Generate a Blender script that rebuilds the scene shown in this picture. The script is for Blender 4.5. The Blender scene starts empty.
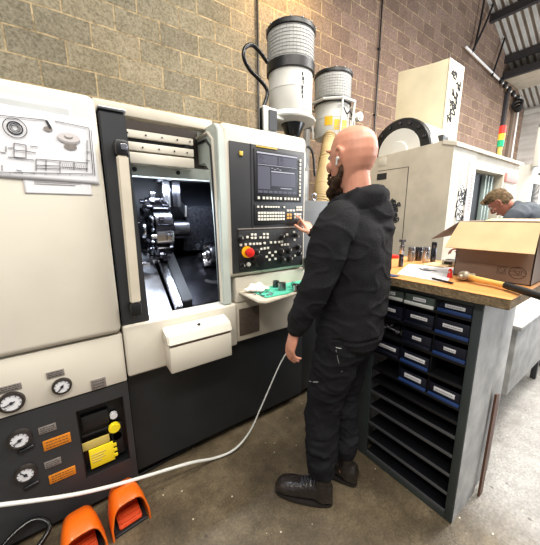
import bpy, bmesh, math, random
from mathutils import Vector, Matrix, noise
random.seed(4)
PI = math.pi
V = Vector
COL = bpy.context.scene.collection

# ------------------------------------------------------------------ camera maths
FPX, CXP, CYP, HC = 283.5, 270.0, 272.5, 1.45
PIT, ROL, YAW = .2005, -.0055, -.6163
RC = Matrix.Rotation(YAW, 3, 'Z') @ Matrix.Rotation(PI/2-PIT, 3, 'X') @ Matrix.Rotation(ROL, 3, 'Z')
C0 = V((0, 0, HC))
def at(x, y, ax, v):
    """point of the world plane (axis ax = v) seen at a pixel of the photograph"""
    d = RC @ V(((x-CXP)/FPX, -(y-CYP)/FPX, -1.0))
    return C0 + d*((v-C0[ax])/d[ax])
def aY(x, y, v): return at(x, y, 1, v)
def aX(x, y, v): return at(x, y, 0, v)
def aZ(x, y, v): return at(x, y, 2, v)

# ------------------------------------------------------------------ materials
def lin(c):
    return tuple(((v/255)/12.92 if v/255 <= .04045 else ((v/255+.055)/1.055)**2.4) for v in c)
def mat(name, c, rough=.5, metal=0., var=.0, vscale=6., bump=0., bscale=60., emit=None, es=1., spec=.5, c2=None, coat=0.):
    m = bpy.data.materials.new(name); m.use_nodes = True
    nt = m.node_tree; N = nt.nodes; L = nt.links
    b = N['Principled BSDF']
    lc = lin(c)
    b.inputs['Base Color'].default_value = (*lc, 1)
    b.inputs['Roughness'].default_value = rough
    b.inputs['Metallic'].default_value = metal
    b.inputs['Specular IOR Level'].default_value = spec
    b.inputs['Coat Weight'].default_value = coat
    tc = N.new('ShaderNodeTexCoord')
    if var > 0 or c2:
        n = N.new('ShaderNodeTexNoise'); n.inputs['Scale'].default_value = vscale; n.inputs['Detail'].default_value = 6
        L.new(tc.outputs['Object'], n.inputs['Vector'])
        r = N.new('ShaderNodeValToRGB'); r.color_ramp.elements[0].position = .35; r.color_ramp.elements[1].position = .68
        a2 = lin(c2) if c2 else tuple(v*(1-var) for v in lc)
        r.color_ramp.elements[0].color = (*a2, 1); r.color_ramp.elements[1].color = (*(lc if c2 else tuple(min(1, v*(1+var*.6)) for v in lc)), 1)
        L.new(n.outputs['Fac'], r.inputs['Fac']); L.new(r.outputs['Color'], b.inputs['Base Color'])
    if bump > 0:
        n = N.new('ShaderNodeTexNoise'); n.inputs['Scale'].default_value = bscale; n.inputs['Detail'].default_value = 4
        L.new(tc.outputs['Object'], n.inputs['Vector'])
        k = N.new('ShaderNodeBump'); k.inputs['Strength'].default_value = bump; k.inputs['Distance'].default_value = .01
        L.new(n.outputs['Fac'], k.inputs['Height']); L.new(k.outputs['Normal'], b.inputs['Normal'])
    if emit:
        b.inputs['Emission Color'].default_value = (*lin(emit), 1); b.inputs['Emission Strength'].default_value = es
    return m

CREAM = mat('cream_paint', (212, 205, 190), .42, var=.07, vscale=3)
CREAM2 = mat('cream_paint_worn', (204, 195, 177), .5, var=.12, vscale=5)
YCREAM = mat('yellowed_cream_paint', (228, 219, 190), .5, var=.1, vscale=3)
GREYGREEN = mat('pale_grey_green_paint', (190, 198, 190), .4, var=.08)
DARKP = mat('charcoal_paint', (50, 51, 53), .42, var=.15, vscale=4)
DARKP2 = mat('black_grey_paint', (32, 34, 36), .45, var=.2)
BLACKP = mat('black_plastic', (20, 20, 22), .4)
BLACKR = mat('black_rubber', (24, 24, 25), .6, bump=.2)
SHINYBLK = mat('black_hose', (16, 16, 17), .2)
STEEL = mat('bright_steel', (190, 190, 195), .22, 1., var=.15, vscale=20)
STEEL2 = mat('dull_steel', (150, 150, 152), .38, 1., var=.25, vscale=12)
DSTEEL = mat('oily_dark_steel', (88, 88, 94), .25, 1., var=.3, vscale=14)
CHAMB = mat('chamber_lining', (36, 38, 43), .35, .2, var=.35, vscale=9)
SLIDE = mat('wet_slide_top', (40, 42, 48), .18, .4, var=.4, vscale=60, bump=.4, bscale=120)
CHAMBF = mat('chamber_steel_floor', (190, 193, 200), .35, .25, var=.3, vscale=9)
WHITE = mat('white_paint', (214, 213, 206), .45, var=.04)
FILTER = mat('filter_mesh_white', (186, 186, 182), .7, var=.12, vscale=40)
PAPER = mat('white_paper', (222, 221, 223), .8, var=.03, vscale=8)
PAPER2 = mat('plastic_wallet', (196, 198, 196), .35, var=.08)
INK = mat('black_ink', (40, 40, 46), .8)
INKG = mat('grey_ink', (150, 145, 145), .8)
INKL = mat('light_grey_ink', (196, 190, 188), .8)
GREYLAB = mat('grey_plate', (140, 132, 126), .45, .3, var=.15, vscale=50)
ORLAB = mat('orange_label', (214, 128, 30), .5, var=.1, vscale=60)
YEL = mat('yellow_label', (250, 226, 40), .5)
YELD = mat('amber_yellow', (240, 190, 40), .45)
TANLAB = mat('tan_label', (204, 182, 100), .5)
RED = mat('red_plastic', (214, 40, 34), .4)
ORANGE = mat('orange_plastic', (240, 108, 14), .35, var=.08, coat=.3)
DKORANGE = mat('deep_orange_pedal', (206, 70, 20), .45)
GREEN = mat('green_mat_rubber', (86, 196, 164), .6, var=.1)
GREENL = mat('green_lamp', (30, 170, 120), .4)
CARD = mat('kraft_cardboard_shaded', (138, 117, 101), .8, var=.1, vscale=5, bump=.05)  # cardboard darkened to carry the shade on the box front
CARDL = mat('kraft_cardboard_lit', (222, 194, 148), .8, var=.07, vscale=14)  # paler copy of the cardboard, light on the flaps put into its colour
WOODH = mat('hickory_handle', (232, 188, 104), .45, var=.1, vscale=20)
BROWNB = mat('brown_fibreboard', (88, 56, 40), .55, var=.2)
NAVY = mat('navy_bin_plastic', (19, 22, 36), .4, var=.2)
BLUE = mat('blue_bin_plastic', (36, 62, 112), .4)
SHELFD = mat('black_shelf_steel', (26, 27, 31), .35, .2, var=.3)
EDGE = mat('shelf_edge_highlight', (96, 98, 102), .3, .5)  # highlights on the lower shelf lips put into a paler colour
CABF = mat('dark_green_grey_enamel', (56, 64, 64), .45, var=.15)
CABB = mat('grey_green_bin', (72, 82, 78), .45)
GALV = mat('galvanised_sheet', (174, 173, 170), .55, .1, var=.22, vscale=9, c2=(140, 140, 138), bump=.1, bscale=25)
SKIN = mat('skin', (226, 160, 134), .42, var=.12, vscale=14, bump=.08, bscale=150, c2=(208, 144, 118))
SKINR = mat('ruddy_skin', (176, 112, 92), .5, var=.1)
HOOD = mat('black_fleece', (36, 36, 38), .95, var=.1, bump=.5, bscale=240, spec=.15)
HOODD = mat('black_fleece_lining', (17, 17, 18), .95, spec=.1)
TROU = mat('black_work_cloth', (25, 25, 29), .85, var=.25, vscale=9, bump=.4, bscale=300, spec=.2)
BOOT = mat('dark_brown_leather', (40, 34, 31), .3, var=.35, vscale=14, bump=.3, bscale=80)
SOLE = mat('boot_sole_rubber', (36, 31, 28), .6)
BEARD = mat('brown_beard_hair', (84, 64, 50), .9, var=.35, vscale=60, bump=1., bscale=260, spec=.2)
HAIR = mat('fair_brown_hair', (112, 90, 62), .85, var=.45, vscale=35, bump=1., bscale=120)
GREYT = mat('slate_grey_cloth', (76, 82, 90), .9, var=.1, bump=.3, bscale=150)
STITCH = mat('pale_stitching', (200, 200, 196), .7)
TANDUCT = mat('tan_duct_fabric', (192, 166, 118), .6, var=.15)
GREYCAB = mat('mid_grey_enamel', (92, 94, 94), .45, var=.15)
SCREEN = mat('dim_display', (34, 34, 40), .25, emit=(60, 58, 66), es=.2)
SCRL = mat('display_lines', (150, 150, 160), .4, emit=(150, 150, 165), es=.45)
SCRD = mat('display_block', (62, 62, 74), .4, emit=(70, 70, 84), es=.3)
KEY = mat('ivory_key', (226, 222, 210), .5)
KEYA = mat('amber_key', (226, 170, 80), .5)
GLASSD = mat('dark_window_glass', (40, 46, 50), .08, spec=.8)
GLASSL = mat('pale_window_glass', (150, 165, 160), .12, spec=.8)
PURLIN = mat('dark_purlin_paint', (62, 60, 62), .6)
REDLAMP = mat('red_lamp', (220, 50, 40), .4, emit=(220, 40, 30), es=.3)
YELLAMP = mat('amber_lamp', (244, 190, 60), .4, emit=(244, 170, 40), es=.2)
MUD = mat('swarf', (150, 150, 155), .3, 1.)

# ------------------------------------------------------------------ mesh building
class MB:
    def __init__(s): s.bm = bmesh.new()
    def box(s, a, b, bev=0., seg=2, M=None):
        a, b = V(a), V(b)
        lo = V((min(a[i], b[i]) for i in range(3))); hi = V((max(a[i], b[i]) for i in range(3)))
        t = bmesh.new(); bmesh.ops.create_cube(t, size=1)
        for v in t.verts: v.co = V(((lo[i]+hi[i])/2 + v.co[i]*(hi[i]-lo[i]) for i in range(3)))
        if bev: bmesh.ops.bevel(t, geom=t.edges[:], offset=min(bev, min(hi-lo)*.49), segments=seg, profile=.5, affect='EDGES')
        s.merge(t, M); return s
    def merge(s, t, M=None):
        if M is not None: bmesh.ops.transform(t, matrix=M, verts=t.verts[:])
        me = bpy.data.meshes.new('t'); t.to_mesh(me); t.free(); s.bm.from_mesh(me); bpy.data.meshes.remove(me)
    def cyl(s, p, q, r, r2=None, n=24, bev=0.):
        p, q = V(p), V(q); r2 = r if r2 is None else r2
        d = q-p; t = bmesh.new()
        bmesh.ops.create_cone(t, cap_ends=True, segments=n, radius1=r, radius2=r2, depth=d.length)
        if bev:
            ed = [e for e in t.edges if abs(e.verts[0].co.z-e.verts[1].co.z) < 1e-6]
            bmesh.ops.bevel(t, geom=ed, offset=bev, segments=2, affect='EDGES')
        s.merge(t, Matrix.Translation((p+q)/2) @ d.to_track_quat('Z', 'Y').to_matrix().to_4x4()); return s
    def sph(s, c, r, M=None, n=16):
        t = bmesh.new(); bmesh.ops.create_uvsphere(t, u_segments=n, v_segments=n//2+2, radius=1)
        r = V((r, r, r)) if not hasattr(r, '__len__') else V(r)
        for v in t.verts: v.co = V((v.co[i]*r[i] for i in range(3)))
        s.merge(t, Matrix.Translation(V(c)) @ (M.to_4x4() if M else Matrix())); return s
    def prism(s, pts, ext, bev=0.):
        """polygon of 3D points pushed along the vector ext"""
        t = bmesh.new(); e = V(ext); n = len(pts)
        a = [t.verts.new(V(p)) for p in pts]; b = [t.verts.new(V(p)+e) for p in pts]
        t.faces.new(a); t.faces.new(b[::-1])
        for i in range(n): t.faces.new((a[i], b[i], b[(i+1) % n], a[(i+1) % n]))
        bmesh.ops.recalc_face_normals(t, faces=t.faces[:])
        if bev: bmesh.ops.bevel(t, geom=t.edges[:], offset=bev, segments=2, affect='EDGES')
        s.merge(t); return s
    def tube(s, pts, rad, n=14, sm=4, ref=None, cap=True):
        """rad: list of r or (ra, rb): ra along ref side, rb across"""
        P = [V(p) for p in pts]; Rr = [(r, r) if not hasattr(r, '__len__') else r for r in (rad if hasattr(rad, '__len__') else [rad]*len(P))]
        if sm > 1 and len(P) > 2:
            Q, RR = [], []
            for i in range(len(P)-1):
                p0, p1, p2, p3 = P[max(i-1, 0)], P[i], P[i+1], P[min(i+2, len(P)-1)]
                for k in range(sm):
                    t = k/sm
                    Q.append(.5*((2*p1)+(p2-p0)*t+(2*p0-5*p1+4*p2-p3)*t*t+(3*p1-p0-3*p2+p3)*t**3))
                    u = t*t*(3-2*t); RR.append(tuple(Rr[i][j]*(1-u)+Rr[i+1][j]*u for j in (0, 1)))
            Q.append(P[-1]); RR.append(Rr[-1]); P, Rr = Q, RR
        bm = s.bm; rings = []
        prev = V(ref) if ref is not None else None
        for i, p in enumerate(P):
            d = (P[min(i+1, len(P)-1)]-P[max(i-1, 0)]).normalized()
            if prev is None:
                prev = V((0, 0, 1)) if abs(d.z) < .9 else V((1, 0, 0))
            u = (prev-d*prev.dot(d))
            u = u.normalized() if u.length > 1e-6 else d.orthogonal().normalized()
            if ref is None: prev = u
            w = d.cross(u)
            def ring(c, k): return [bm.verts.new(c+u*(math.cos(2*PI*j/n)*Rr[i][0]*k)+w*(math.sin(2*PI*j/n)*Rr[i][1]*k)) for j in range(n)]
            rr = min(Rr[i])
            if cap and i == 0:
                for a in (80, 50, 25): rings.append(ring(p-d*rr*math.sin(math.radians(a)), math.cos(math.radians(a))))
            rings.append(ring(p, 1))
            if cap and i == len(P)-1:
                for a in (25, 50, 80): rings.append(ring(p+d*rr*math.sin(math.radians(a)), math.cos(math.radians(a))))
        for a, b in zip(rings, rings[1:]):
            for j in range(n): bm.faces.new((a[j], a[(j+1) % n], b[(j+1) % n], b[j]))
        bm.faces.new(rings[0][::-1]); bm.faces.new(rings[-1]); return s
    def loft(s, secs, n=28, power=2.):
        """secs: (centre, u, w, front, back, half) rings"""
        bm = s.bm; rings = []
        for c, u, w, fr, bk, hw in secs:
            r = []
            for j in range(n):
                a = 2*PI*j/n; ca, sa = math.cos(a), math.sin(a)
                x = math.copysign(abs(ca)**(2/power), ca); y = math.copysign(abs(sa)**(2/power), sa)
                r.append(bm.verts.new(V(c)+V(u)*(x*(fr if x > 0 else bk))+V(w)*(y*hw)))
            rings.append(r)
        for a, b in zip(rings, rings[1:]):
            for j in range(n): bm.faces.new((a[j], a[(j+1) % n], b[(j+1) % n], b[j]))
        bm.faces.new(rings[0][::-1]); bm.faces.new(rings[-1]); return s
    def lathe(s, c, prof, n=32, axis='Z'):
        """prof: (r, h) pairs"""
        bm = s.bm; c = V(c); rings = []
        for r, h in prof:
            ring = []
            for j in range(n):
                a = 2*PI*j/n; x, y = r*math.cos(a), r*math.sin(a)
                ring.append(bm.verts.new(c+(V((x, y, h)) if axis == 'Z' else V((h, x, y)) if axis == 'X' else V((x, h, y)))))
            rings.append(ring)
        for a, b in zip(rings, rings[1:]):
            for j in range(n): bm.faces.new((a[j], a[(j+1) % n], b[(j+1) % n], b[j]))
        bm.faces.new(rings[0][::-1]); bm.faces.new(rings[-1]); return s
    def build(s, name, m, parent=None, smooth=False, ang=35, label=None):
        bmesh.ops.recalc_face_normals(s.bm, faces=s.bm.faces[:])
        me = bpy.data.meshes.new(name); s.bm.to_mesh(me); s.bm.free()
        return link(name, me, m, parent, smooth, ang, label)
def link(name, me, m, parent=None, smooth=False, ang=35, label=None):
    o = bpy.data.objects.new(name, me); COL.objects.link(o)
    if m: me.materials.clear(); me.materials.append(m)
    if smooth is True: me.shade_smooth()
    elif smooth == 'auto':
        me.shade_smooth(); me.set_sharp_from_angle(angle=math.radians(ang))
    if parent:
        o.parent = parent
        root = parent
        loc = V((0, 0, 0))
        while root: loc += root.location; root = root.parent
        o.location = -loc if parent.parent is None else V((0, 0, 0))
        if parent.parent is None and parent.type != 'EMPTY': o.location = -parent.location
    if label: o['label'] = label
    return o
def thing(name, label, cat, loc=(0, 0, 0), group=None):
    o = bpy.data.objects.new(name, None); COL.objects.link(o); o.location = loc; o.empty_display_size = .05
    return tag(o, label, cat, group)
def tag(o, label, cat, group=None, kind=None):
    o['label'] = label; o['category'] = cat
    if group: o['group'] = group
    if kind: o['kind'] = kind
    return o
def struct(o, label=None, cat=None):
    o['kind'] = 'structure'
    if label: o['label'] = label
    if cat: o['category'] = cat
    return o
def remesh(name, mb, vox, m, parent=None, smooth=2, fac=.5, disp=None, label=None):
    me = bpy.data.meshes.new(name); mb.bm.to_mesh(me); mb.bm.free()
    o = bpy.data.objects.new('tmp', me); COL.objects.link(o)
    r = o.modifiers.new('r', 'REMESH'); r.mode = 'VOXEL'; r.voxel_size = vox
    if smooth: k = o.modifiers.new('s', 'SMOOTH'); k.iterations = smooth; k.factor = fac
    dg = bpy.context.evaluated_depsgraph_get(); dg.update()
    nm = bpy.data.meshes.new_from_object(o.evaluated_get(dg))
    bpy.data.objects.remove(o); nm.name = name
    if disp:
        nm.update()
        nr = [v.normal.copy() for v in nm.vertices]
        for v, q in zip(nm.vertices, nr): v.co += q*disp(v.co)
    return link(name, nm, m, parent, True, label=label)
def text_mb(mb, txt, M, size, depth=.0006):
    cu = bpy.data.curves.new('t', 'FONT'); cu.body = txt; cu.size = size; cu.align_x = 'CENTER'; cu.align_y = 'CENTER'; cu.extrude = depth
    o = bpy.data.objects.new('t', cu); COL.objects.link(o)
    dg = bpy.context.evaluated_depsgraph_get(); dg.update()
    me = bpy.data.meshes.new_from_object(o.evaluated_get(dg))
    t = bmesh.new(); t.from_mesh(me); bpy.data.objects.remove(o); bpy.data.meshes.remove(me)
    mb.merge(t, M)
FRONT = Matrix(((1, 0, 0, 0), (0, 0, -1, 0), (0, 1, 0, 0), (0, 0, 0, 1)))      # text on a face looking towards -Y
SIDE = Matrix(((0, 0, -1, 0), (-1, 0, 0, 0), (0, 1, 0, 0), (0, 0, 0, 1)))      # text on a face looking towards -X
def onf(x, y, z): return Matrix.Translation((x, y, z)) @ FRONT
def ons(x, y, z): return Matrix.Translation((x, y, z)) @ SIDE

# ================================================================== SETTING
WY, EX = 3.65, 13.4
# floor
fm = bpy.data.materials.new('workshop_concrete'); fm.use_nodes = True
nt = fm.node_tree; N = nt.nodes; L = nt.links; b = N['Principled BSDF']
tc = N.new('ShaderNodeTexCoord')
def noi(sc, det=6, rough=.6):
    n = N.new('ShaderNodeTexNoise'); n.inputs['Scale'].default_value = sc; n.inputs['Detail'].default_value = det; n.inputs['Roughness'].default_value = rough
    L.new(tc.outputs['Object'], n.inputs['Vector']); return n.outputs['Fac']
def ramp(src, *st):
    r = N.new('ShaderNodeValToRGB')
    while len(r.color_ramp.elements) < len(st): r.color_ramp.elements.new(.5)
    for e, (p, c) in zip(r.color_ramp.elements, st): e.position = p; e.color = (*lin(c), 1)
    L.new(src, r.inputs['Fac']); return r.outputs['Color']
def mix(f, a, b2, mode='MIX'):
    m = N.new('ShaderNodeMix'); m.data_type = 'RGBA'; m.blend_type = mode
    if isinstance(f, (int, float)): m.inputs[0].default_value = f
    else: L.new(f, m.inputs[0])
    for i, v in ((6, a), (7, b2)):
        if isinstance(v, tuple): m.inputs[i].default_value = (*lin(v), 1)
        else: L.new(v, m.inputs[i])
    return m.outputs[2]
def mth(op, a, b2, clamp=False):
    m = N.new('ShaderNodeMath'); m.operation = op; m.use_clamp = clamp
    for i, v in enumerate((a, b2)):
        if isinstance(v, (int, float)): m.inputs[i].default_value = v
        else: L.new(v, m.inputs[i])
    return m.outputs[0]
sep = N.new('ShaderNodeSeparateXYZ'); L.new(tc.outputs['Object'], sep.inputs[0])
clean_lit = ramp(noi(5, 8, .75), (.3, (116, 113, 108)), (.5, (154, 151, 146)), (.7, (182, 180, 175)))
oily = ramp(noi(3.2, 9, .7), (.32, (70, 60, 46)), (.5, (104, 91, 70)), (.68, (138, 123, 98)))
edge = mth('ADD', sep.outputs[0], mth('MULTIPLY', noi(2.2, 5, .7), .7))          # oily standing area round the lathe; part of its contrast is painted light
col = mix(mth('MULTIPLY', mth('SUBTRACT', edge, 1.75), 3.2, True), oily, clean_lit)
spk = N.new('ShaderNodeTexVoronoi'); spk.inputs['Scale'].default_value = 20; L.new(tc.outputs['Object'], spk.inputs['Vector'])
rnd = N.new('ShaderNodeSeparateColor'); L.new(spk.outputs['Color'], rnd.inputs[0])
dot = mth('MULTIPLY', mth('LESS_THAN', spk.outputs['Distance'], .085), mth('GREATER_THAN', rnd.outputs[0], .62))
dotd = mth('MULTIPLY', mth('LESS_THAN', spk.outputs['Distance'], .16), mth('LESS_THAN', rnd.outputs[0], .2))
col = mix(dot, col, (226, 216, 190)); col = mix(mth('MULTIPLY', dotd, .6), col, (58, 52, 46))
fine = ramp(noi(90, 3), (.35, (196, 196, 196)), (.65, (255, 255, 255)))
col = mix(.8, col, fine, 'MULTIPLY')
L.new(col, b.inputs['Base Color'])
rr = N.new('ShaderNodeMapRange'); rr.inputs['To Min'].default_value = .28; rr.inputs['To Max'].default_value = .7
L.new(noi(4), rr.inputs['Value']); L.new(rr.outputs[0], b.inputs['Roughness'])
bp = N.new('ShaderNodeBump'); bp.inputs['Strength'].default_value = .25; bp.inputs['Distance'].default_value = .01
L.new(noi(40, 6), bp.inputs['Height']); L.new(bp.outputs[0], b.inputs['Normal'])
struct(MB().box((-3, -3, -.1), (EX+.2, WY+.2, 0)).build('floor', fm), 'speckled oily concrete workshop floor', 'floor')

# block wall
bmw = bpy.data.materials.new('concrete_blockwork'); bmw.use_nodes = True
nt = bmw.node_tree; N = nt.nodes; L = nt.links; b = N['Principled BSDF']
tc = N.new('ShaderNodeTexCoord'); sep = N.new('ShaderNodeSeparateXYZ'); L.new(tc.outputs['Object'], sep.inputs[0])
wob = noi(3)
cmb = N.new('ShaderNodeCombineXYZ')
L.new(mth('ADD', sep.outputs[0], .245), cmb.inputs[0]); L.new(mth('ADD', sep.outputs[2], mth('ADD', mth('MULTIPLY', wob, .03), -3.11+.225*20)), cmb.inputs[1])
br = N.new('ShaderNodeTexBrick'); br.offset = .5; br.inputs['Scale'].default_value = 1
br.inputs['Brick Width'].default_value = .45; br.inputs['Row Height'].default_value = .225; br.inputs['Mortar Size'].default_value = .0085
br.inputs['Mortar Smooth'].default_value = .3; br.inputs['Bias'].default_value = 0
br.inputs['Color1'].default_value = (0, 0, 0, 1); br.inputs['Color2'].default_value = (1, 1, 1, 1); br.inputs['Mortar'].default_value = (.5, .5, .5, 1)
L.new(cmb.outputs[0], br.inputs['Vector'])
bw = N.new('ShaderNodeRGBToBW'); L.new(br.outputs['Color'], bw.inputs[0])
greyb = ramp(bw.outputs[0], (0, (150, 142, 122)), (.5, (164, 155, 132)), (1, (176, 164, 138)))
brnb = ramp(bw.outputs[0], (0, (140, 116, 102)), (.5, (154, 128, 114)), (1, (166, 140, 126)))
col = mix(mth('MULTIPLY', mth('ADD', sep.outputs[0], mth('ADD', noi(.8, 3), -2.2)), .45, True), greyb, brnb)
tex = ramp(noi(38, 6, .8), (.36, (134, 130, 122)), (.5, (222, 219, 212)), (.6, (255, 255, 255)))
col = mix(.75, col, tex, 'MULTIPLY')
big = ramp(noi(1.6, 5, .7), (.3, (196, 190, 180)), (.7, (255, 255, 255)))
col = mix(.6, col, big, 'MULTIPLY')
mcol = ramp(noi(7, 5, .8), (.38, (122, 106, 80)), (.5, (172, 150, 112)), (.62, (206, 182, 140)))
col = mix(mth('MULTIPLY', br.outputs['Fac'], .85), col, mcol)
L.new(col, b.inputs['Base Color']); b.inputs['Roughness'].default_value = .9
hh = mth('SUBTRACT', mth('MULTIPLY', noi(45, 5, .8), .5), mth('MULTIPLY', br.outputs['Fac'], .9))
bp = N.new('ShaderNodeBump'); bp.inputs['Strength'].default_value = .6; bp.inputs['Distance'].default_value = .01
L.new(hh, bp.inputs['Height']); L.new(bp.outputs[0], b.inputs['Normal'])
struct(MB().box((-3, WY, 0), (EX+.2, WY+.2, 11)).build('wall_back', bmw), 'tall concrete block wall with sandy mortar', 'wall')

# cladding
def ribbed(name, c, c2, axis, per, str_=.6):
    m = mat(name, c, .5, var=.1, vscale=2, c2=c2); nt = m.node_tree; N2 = nt.nodes
    t = N2.new('ShaderNodeTexCoord'); s_ = N2.new('ShaderNodeSeparateXYZ'); nt.links.new(t.outputs['Object'], s_.inputs[0])
    w = N2.new('ShaderNodeMath'); w.operation = 'MULTIPLY'; w.inputs[1].default_value = 2*PI/per; nt.links.new(s_.outputs[axis], w.inputs[0])
    q = N2.new('ShaderNodeMath'); q.operation = 'SINE'; nt.links.new(w.outputs[0], q.inputs[0])
    k = N2.new('ShaderNodeBump'); k.inputs['Strength'].default_value = str_; k.inputs['Distance'].default_value = .05
    nt.links.new(q.outputs[0], k.inputs['Height']); nt.links.new(k.outputs[0], N2['Principled BSDF'].inputs['Normal']); return m
CLAD = ribbed('grey_wall_cladding', (206, 202, 196), (184, 179, 172), 2, .33)
ROOFM = ribbed('roof_sheeting', (206, 202, 194), (180, 176, 168), 1, .15, .9)
struct(MB().box((EX, -7, 0), (EX+.2, WY, 9)).build('wall_end', CLAD), 'pale ribbed cladding at the far end', 'wall')
# roof slope: goes down towards the end wall
r0, r1 = aY(486, 0, WY), aY(505.4, 55, WY)
sl = (r1.z-r0.z)/(r1.x-r0.x)
def rz(x): return r0.z+sl*(x-r0.x)
mb = MB(); mb.prism([(5.5, -7, rz(5.5)), (EX+.3, -7, rz(EX+.3)), (EX+.3, -7, rz(EX+.3)+.1), (5.5, -7, rz(5.5)+.1)], (0, WY+7, 0))
struct(mb.build('ceiling', ROOFM), 'ribbed pale roof sheeting sloping down to far end', 'ceiling')
for i, x in enumerate((7.6, aY(490, 22, WY).x, aY(505.4, 57, WY).x)):
    mb = MB().box((x-.04, -7, rz(x)-.19), (x+.04, WY-.002, rz(x)-.03)).box((x-.06, -7, rz(x)-.21), (x+.06, WY-.002, rz(x)-.185))
    struct(mb.build('trim_%d' % (i+1), PURLIN), 'dark steel roof purlin under the sheeting', 'beam')
# soffit box above the shutter
ZS = 5.37
mb = MB().box((11.15, -7, ZS), (EX-.002, WY-.02, ZS+.14))
struct(mb.build('trim_5', CREAM2), 'cream soffit box over the far end wall', 'soffit')
struct(MB().box((11.03, -7, ZS-.03), (11.148, WY-.02, ZS+.16), .01).build('trim_6', PURLIN), 'dark front edge of the soffit box', 'beam')
a = aX(522, 114, EX)
struct(MB().box((EX-.08, -7, a.z-.07), (EX-.002, WY-.02, a.z+.07)).build('trim_7', WHITE), 'white painted strip standing for a bright light band on the end wall', 'light band')  # bright band of light painted as a plain white strip
for k, xx in enumerate((11.4, 12.2)):
    struct(MB().box((xx, WY-.09, 0), (xx+.14, WY-.002, 5.1), .01).build('trim_%d' % (8+k), mat('brown_steel', (128, 112, 98), .6) if k else PURLIN), 'steel upright beside the end wall', 'column')

# pipes on the wall
for x, lab, zt in ((2.385, 'thin black conduit nearer the lathe', 8.), (5.03, 'thin black conduit between the collectors and the tall cream column', 9.)):
    mb = MB().cyl((x, WY-.03, 0), (x, WY-.03, zt), .014, n=12)
    for z in (1.2, 2.4, 3.3, 4.4, 5.6): mb.box((x-.025, WY-.05, z-.015), (x+.025, WY, z+.015), .003)
    tag(mb.build('conduit', BLACKP, None, 'auto'), lab + ', upright on the block wall', 'pipe', 'conduits on the wall')
pz = 5.28
p0, p1 = aY(466, 47, WY-.09), aY(520, 100, WY-.09)
mb = MB().tube([p0, (p1.x-.3, p1.y, p1.z), (p1.x, p1.y, p1.z-.25), (p1.x, p1.y, .3)], .026, n=10, sm=3)
tag(mb.build('service_pipe', mat('gloss_white', (250, 250, 248), .4), None, True), 'long white pipe running high along the block wall to the far end', 'pipe')
for i, ((x1, y1), (x2, y2), lab) in enumerate((((472, 52), (497, -6), 'black hanging cable, longest of the two at the near end of the white pipe'), ((474, 50), (486, -10), 'black hanging cable, leftmost over the near end of the white pipe'), ((492, 76), (512, 12), 'black hanging cable over the middle of the white pipe'))):
    a, c = aY(x1, y1, WY-.1), aY(x2, y2, WY-.1)
    mid = (a+c)/2+V((.03, 0, -.05))
    tag(MB().tube([a, mid, c], .024, n=8).build('hanging_cable', BLACKR, None, True), lab, 'cable')
mb = MB()
for k in range(3):
    c = aY(517.5, 104+k*2, WY-.2)
    R_ = .12-.02*k; mb.tube([c+V((.04*k, R_*math.cos(t*PI/8), R_*math.sin(t*PI/8))) for t in range(16)]+[c+V((.04*k, R_, 0))], .035, n=8, sm=2)
tag(mb.build('cable_coil', BLACKR, None, True), 'dark cable coil hung in the far corner under the white pipe', 'coil')
for k in range(5):
    c = aY(501+k*4, 83+k*4.2, WY-.13)
    tag(MB().sph(c+V((0, 0, .06)), (.07, .06, .09)).cyl(c, c+V((0, 0, .06)), .02).build('lamp_pod', BLACKP, None, True), 'small dark pod clipped on the far end of the long white pipe', 'lamp', 'dark pods on the white pipe')

# ================================================================== LATHE
FY = 1.47
lathe = thing('cnc_lathe', 'cream and charcoal turning machine with open door and control panel', 'machine tool', (.5, 2.2, 0))
P = lambda mb, n, m, par=lathe, sm='auto', lab=None: mb.build(n, m, par, sm, label=lab)
# carcass
mb = MB().box((-1.2, 1.53, .06), (.24, 3.1, 1.9)).box((.24, 1.55, .06), (1.36, 1.75, .64)).box((.24, 2.42, .06), (1.36, 3.1, 1.9)).box((.24, 1.75, .06), (1.36, 2.42, .5))
mb.box((.24, 1.78, 1.9), (1.36, 3.1, 1.93)).box((1.25, 1.75, .5), (1.36, 2.42, 1.9))
P(mb, 'casing', DARKP2)
P(MB().box((-1.1, 1.62, 0), (2.2, 3., .06)), 'plinth', BLACKP)
P(MB().box((1.364, 1.53, .06), (2.25, 1.845, 1.02), .006), 'lower_housing', DARKP2)
P(MB().box((-1.2, 1.445, .9), (.157, 1.56, 1.93), .03, 4), 'left_door_cover', CREAM, lab='large smooth cream door cover')
P(MB().box((-1.2, 1.46, .642), (.157, 1.56, .892), .006), 'gauge_panel', CREAM)
# charcoal panel with recess
mb = MB(); X0, X1, Z0, Z1 = -.068, .13, .195, .563
mb.box((-1.2, 1.465, .036), (X0, 1.53, .636)).box((X1, 1.465, .036), (.157, 1.53, .636)).box((X0, 1.465, .036), (X1, 1.53, Z0)).box((X0, 1.465, Z1), (X1, 1.53, .636))
P(mb, 'service_panel', DARKP)
P(MB().box((X0, 1.522, Z0), (X1, 1.5295, Z1)).box((X0, 1.468, Z0), (X0+.004, 1.53, Z1)).box((X1-.004, 1.468, Z0), (X1, 1.53, Z1)).box((X0, 1.468, Z0), (X1, 1.53, Z0+.004)), 'service_recess', BLACKP)
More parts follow.
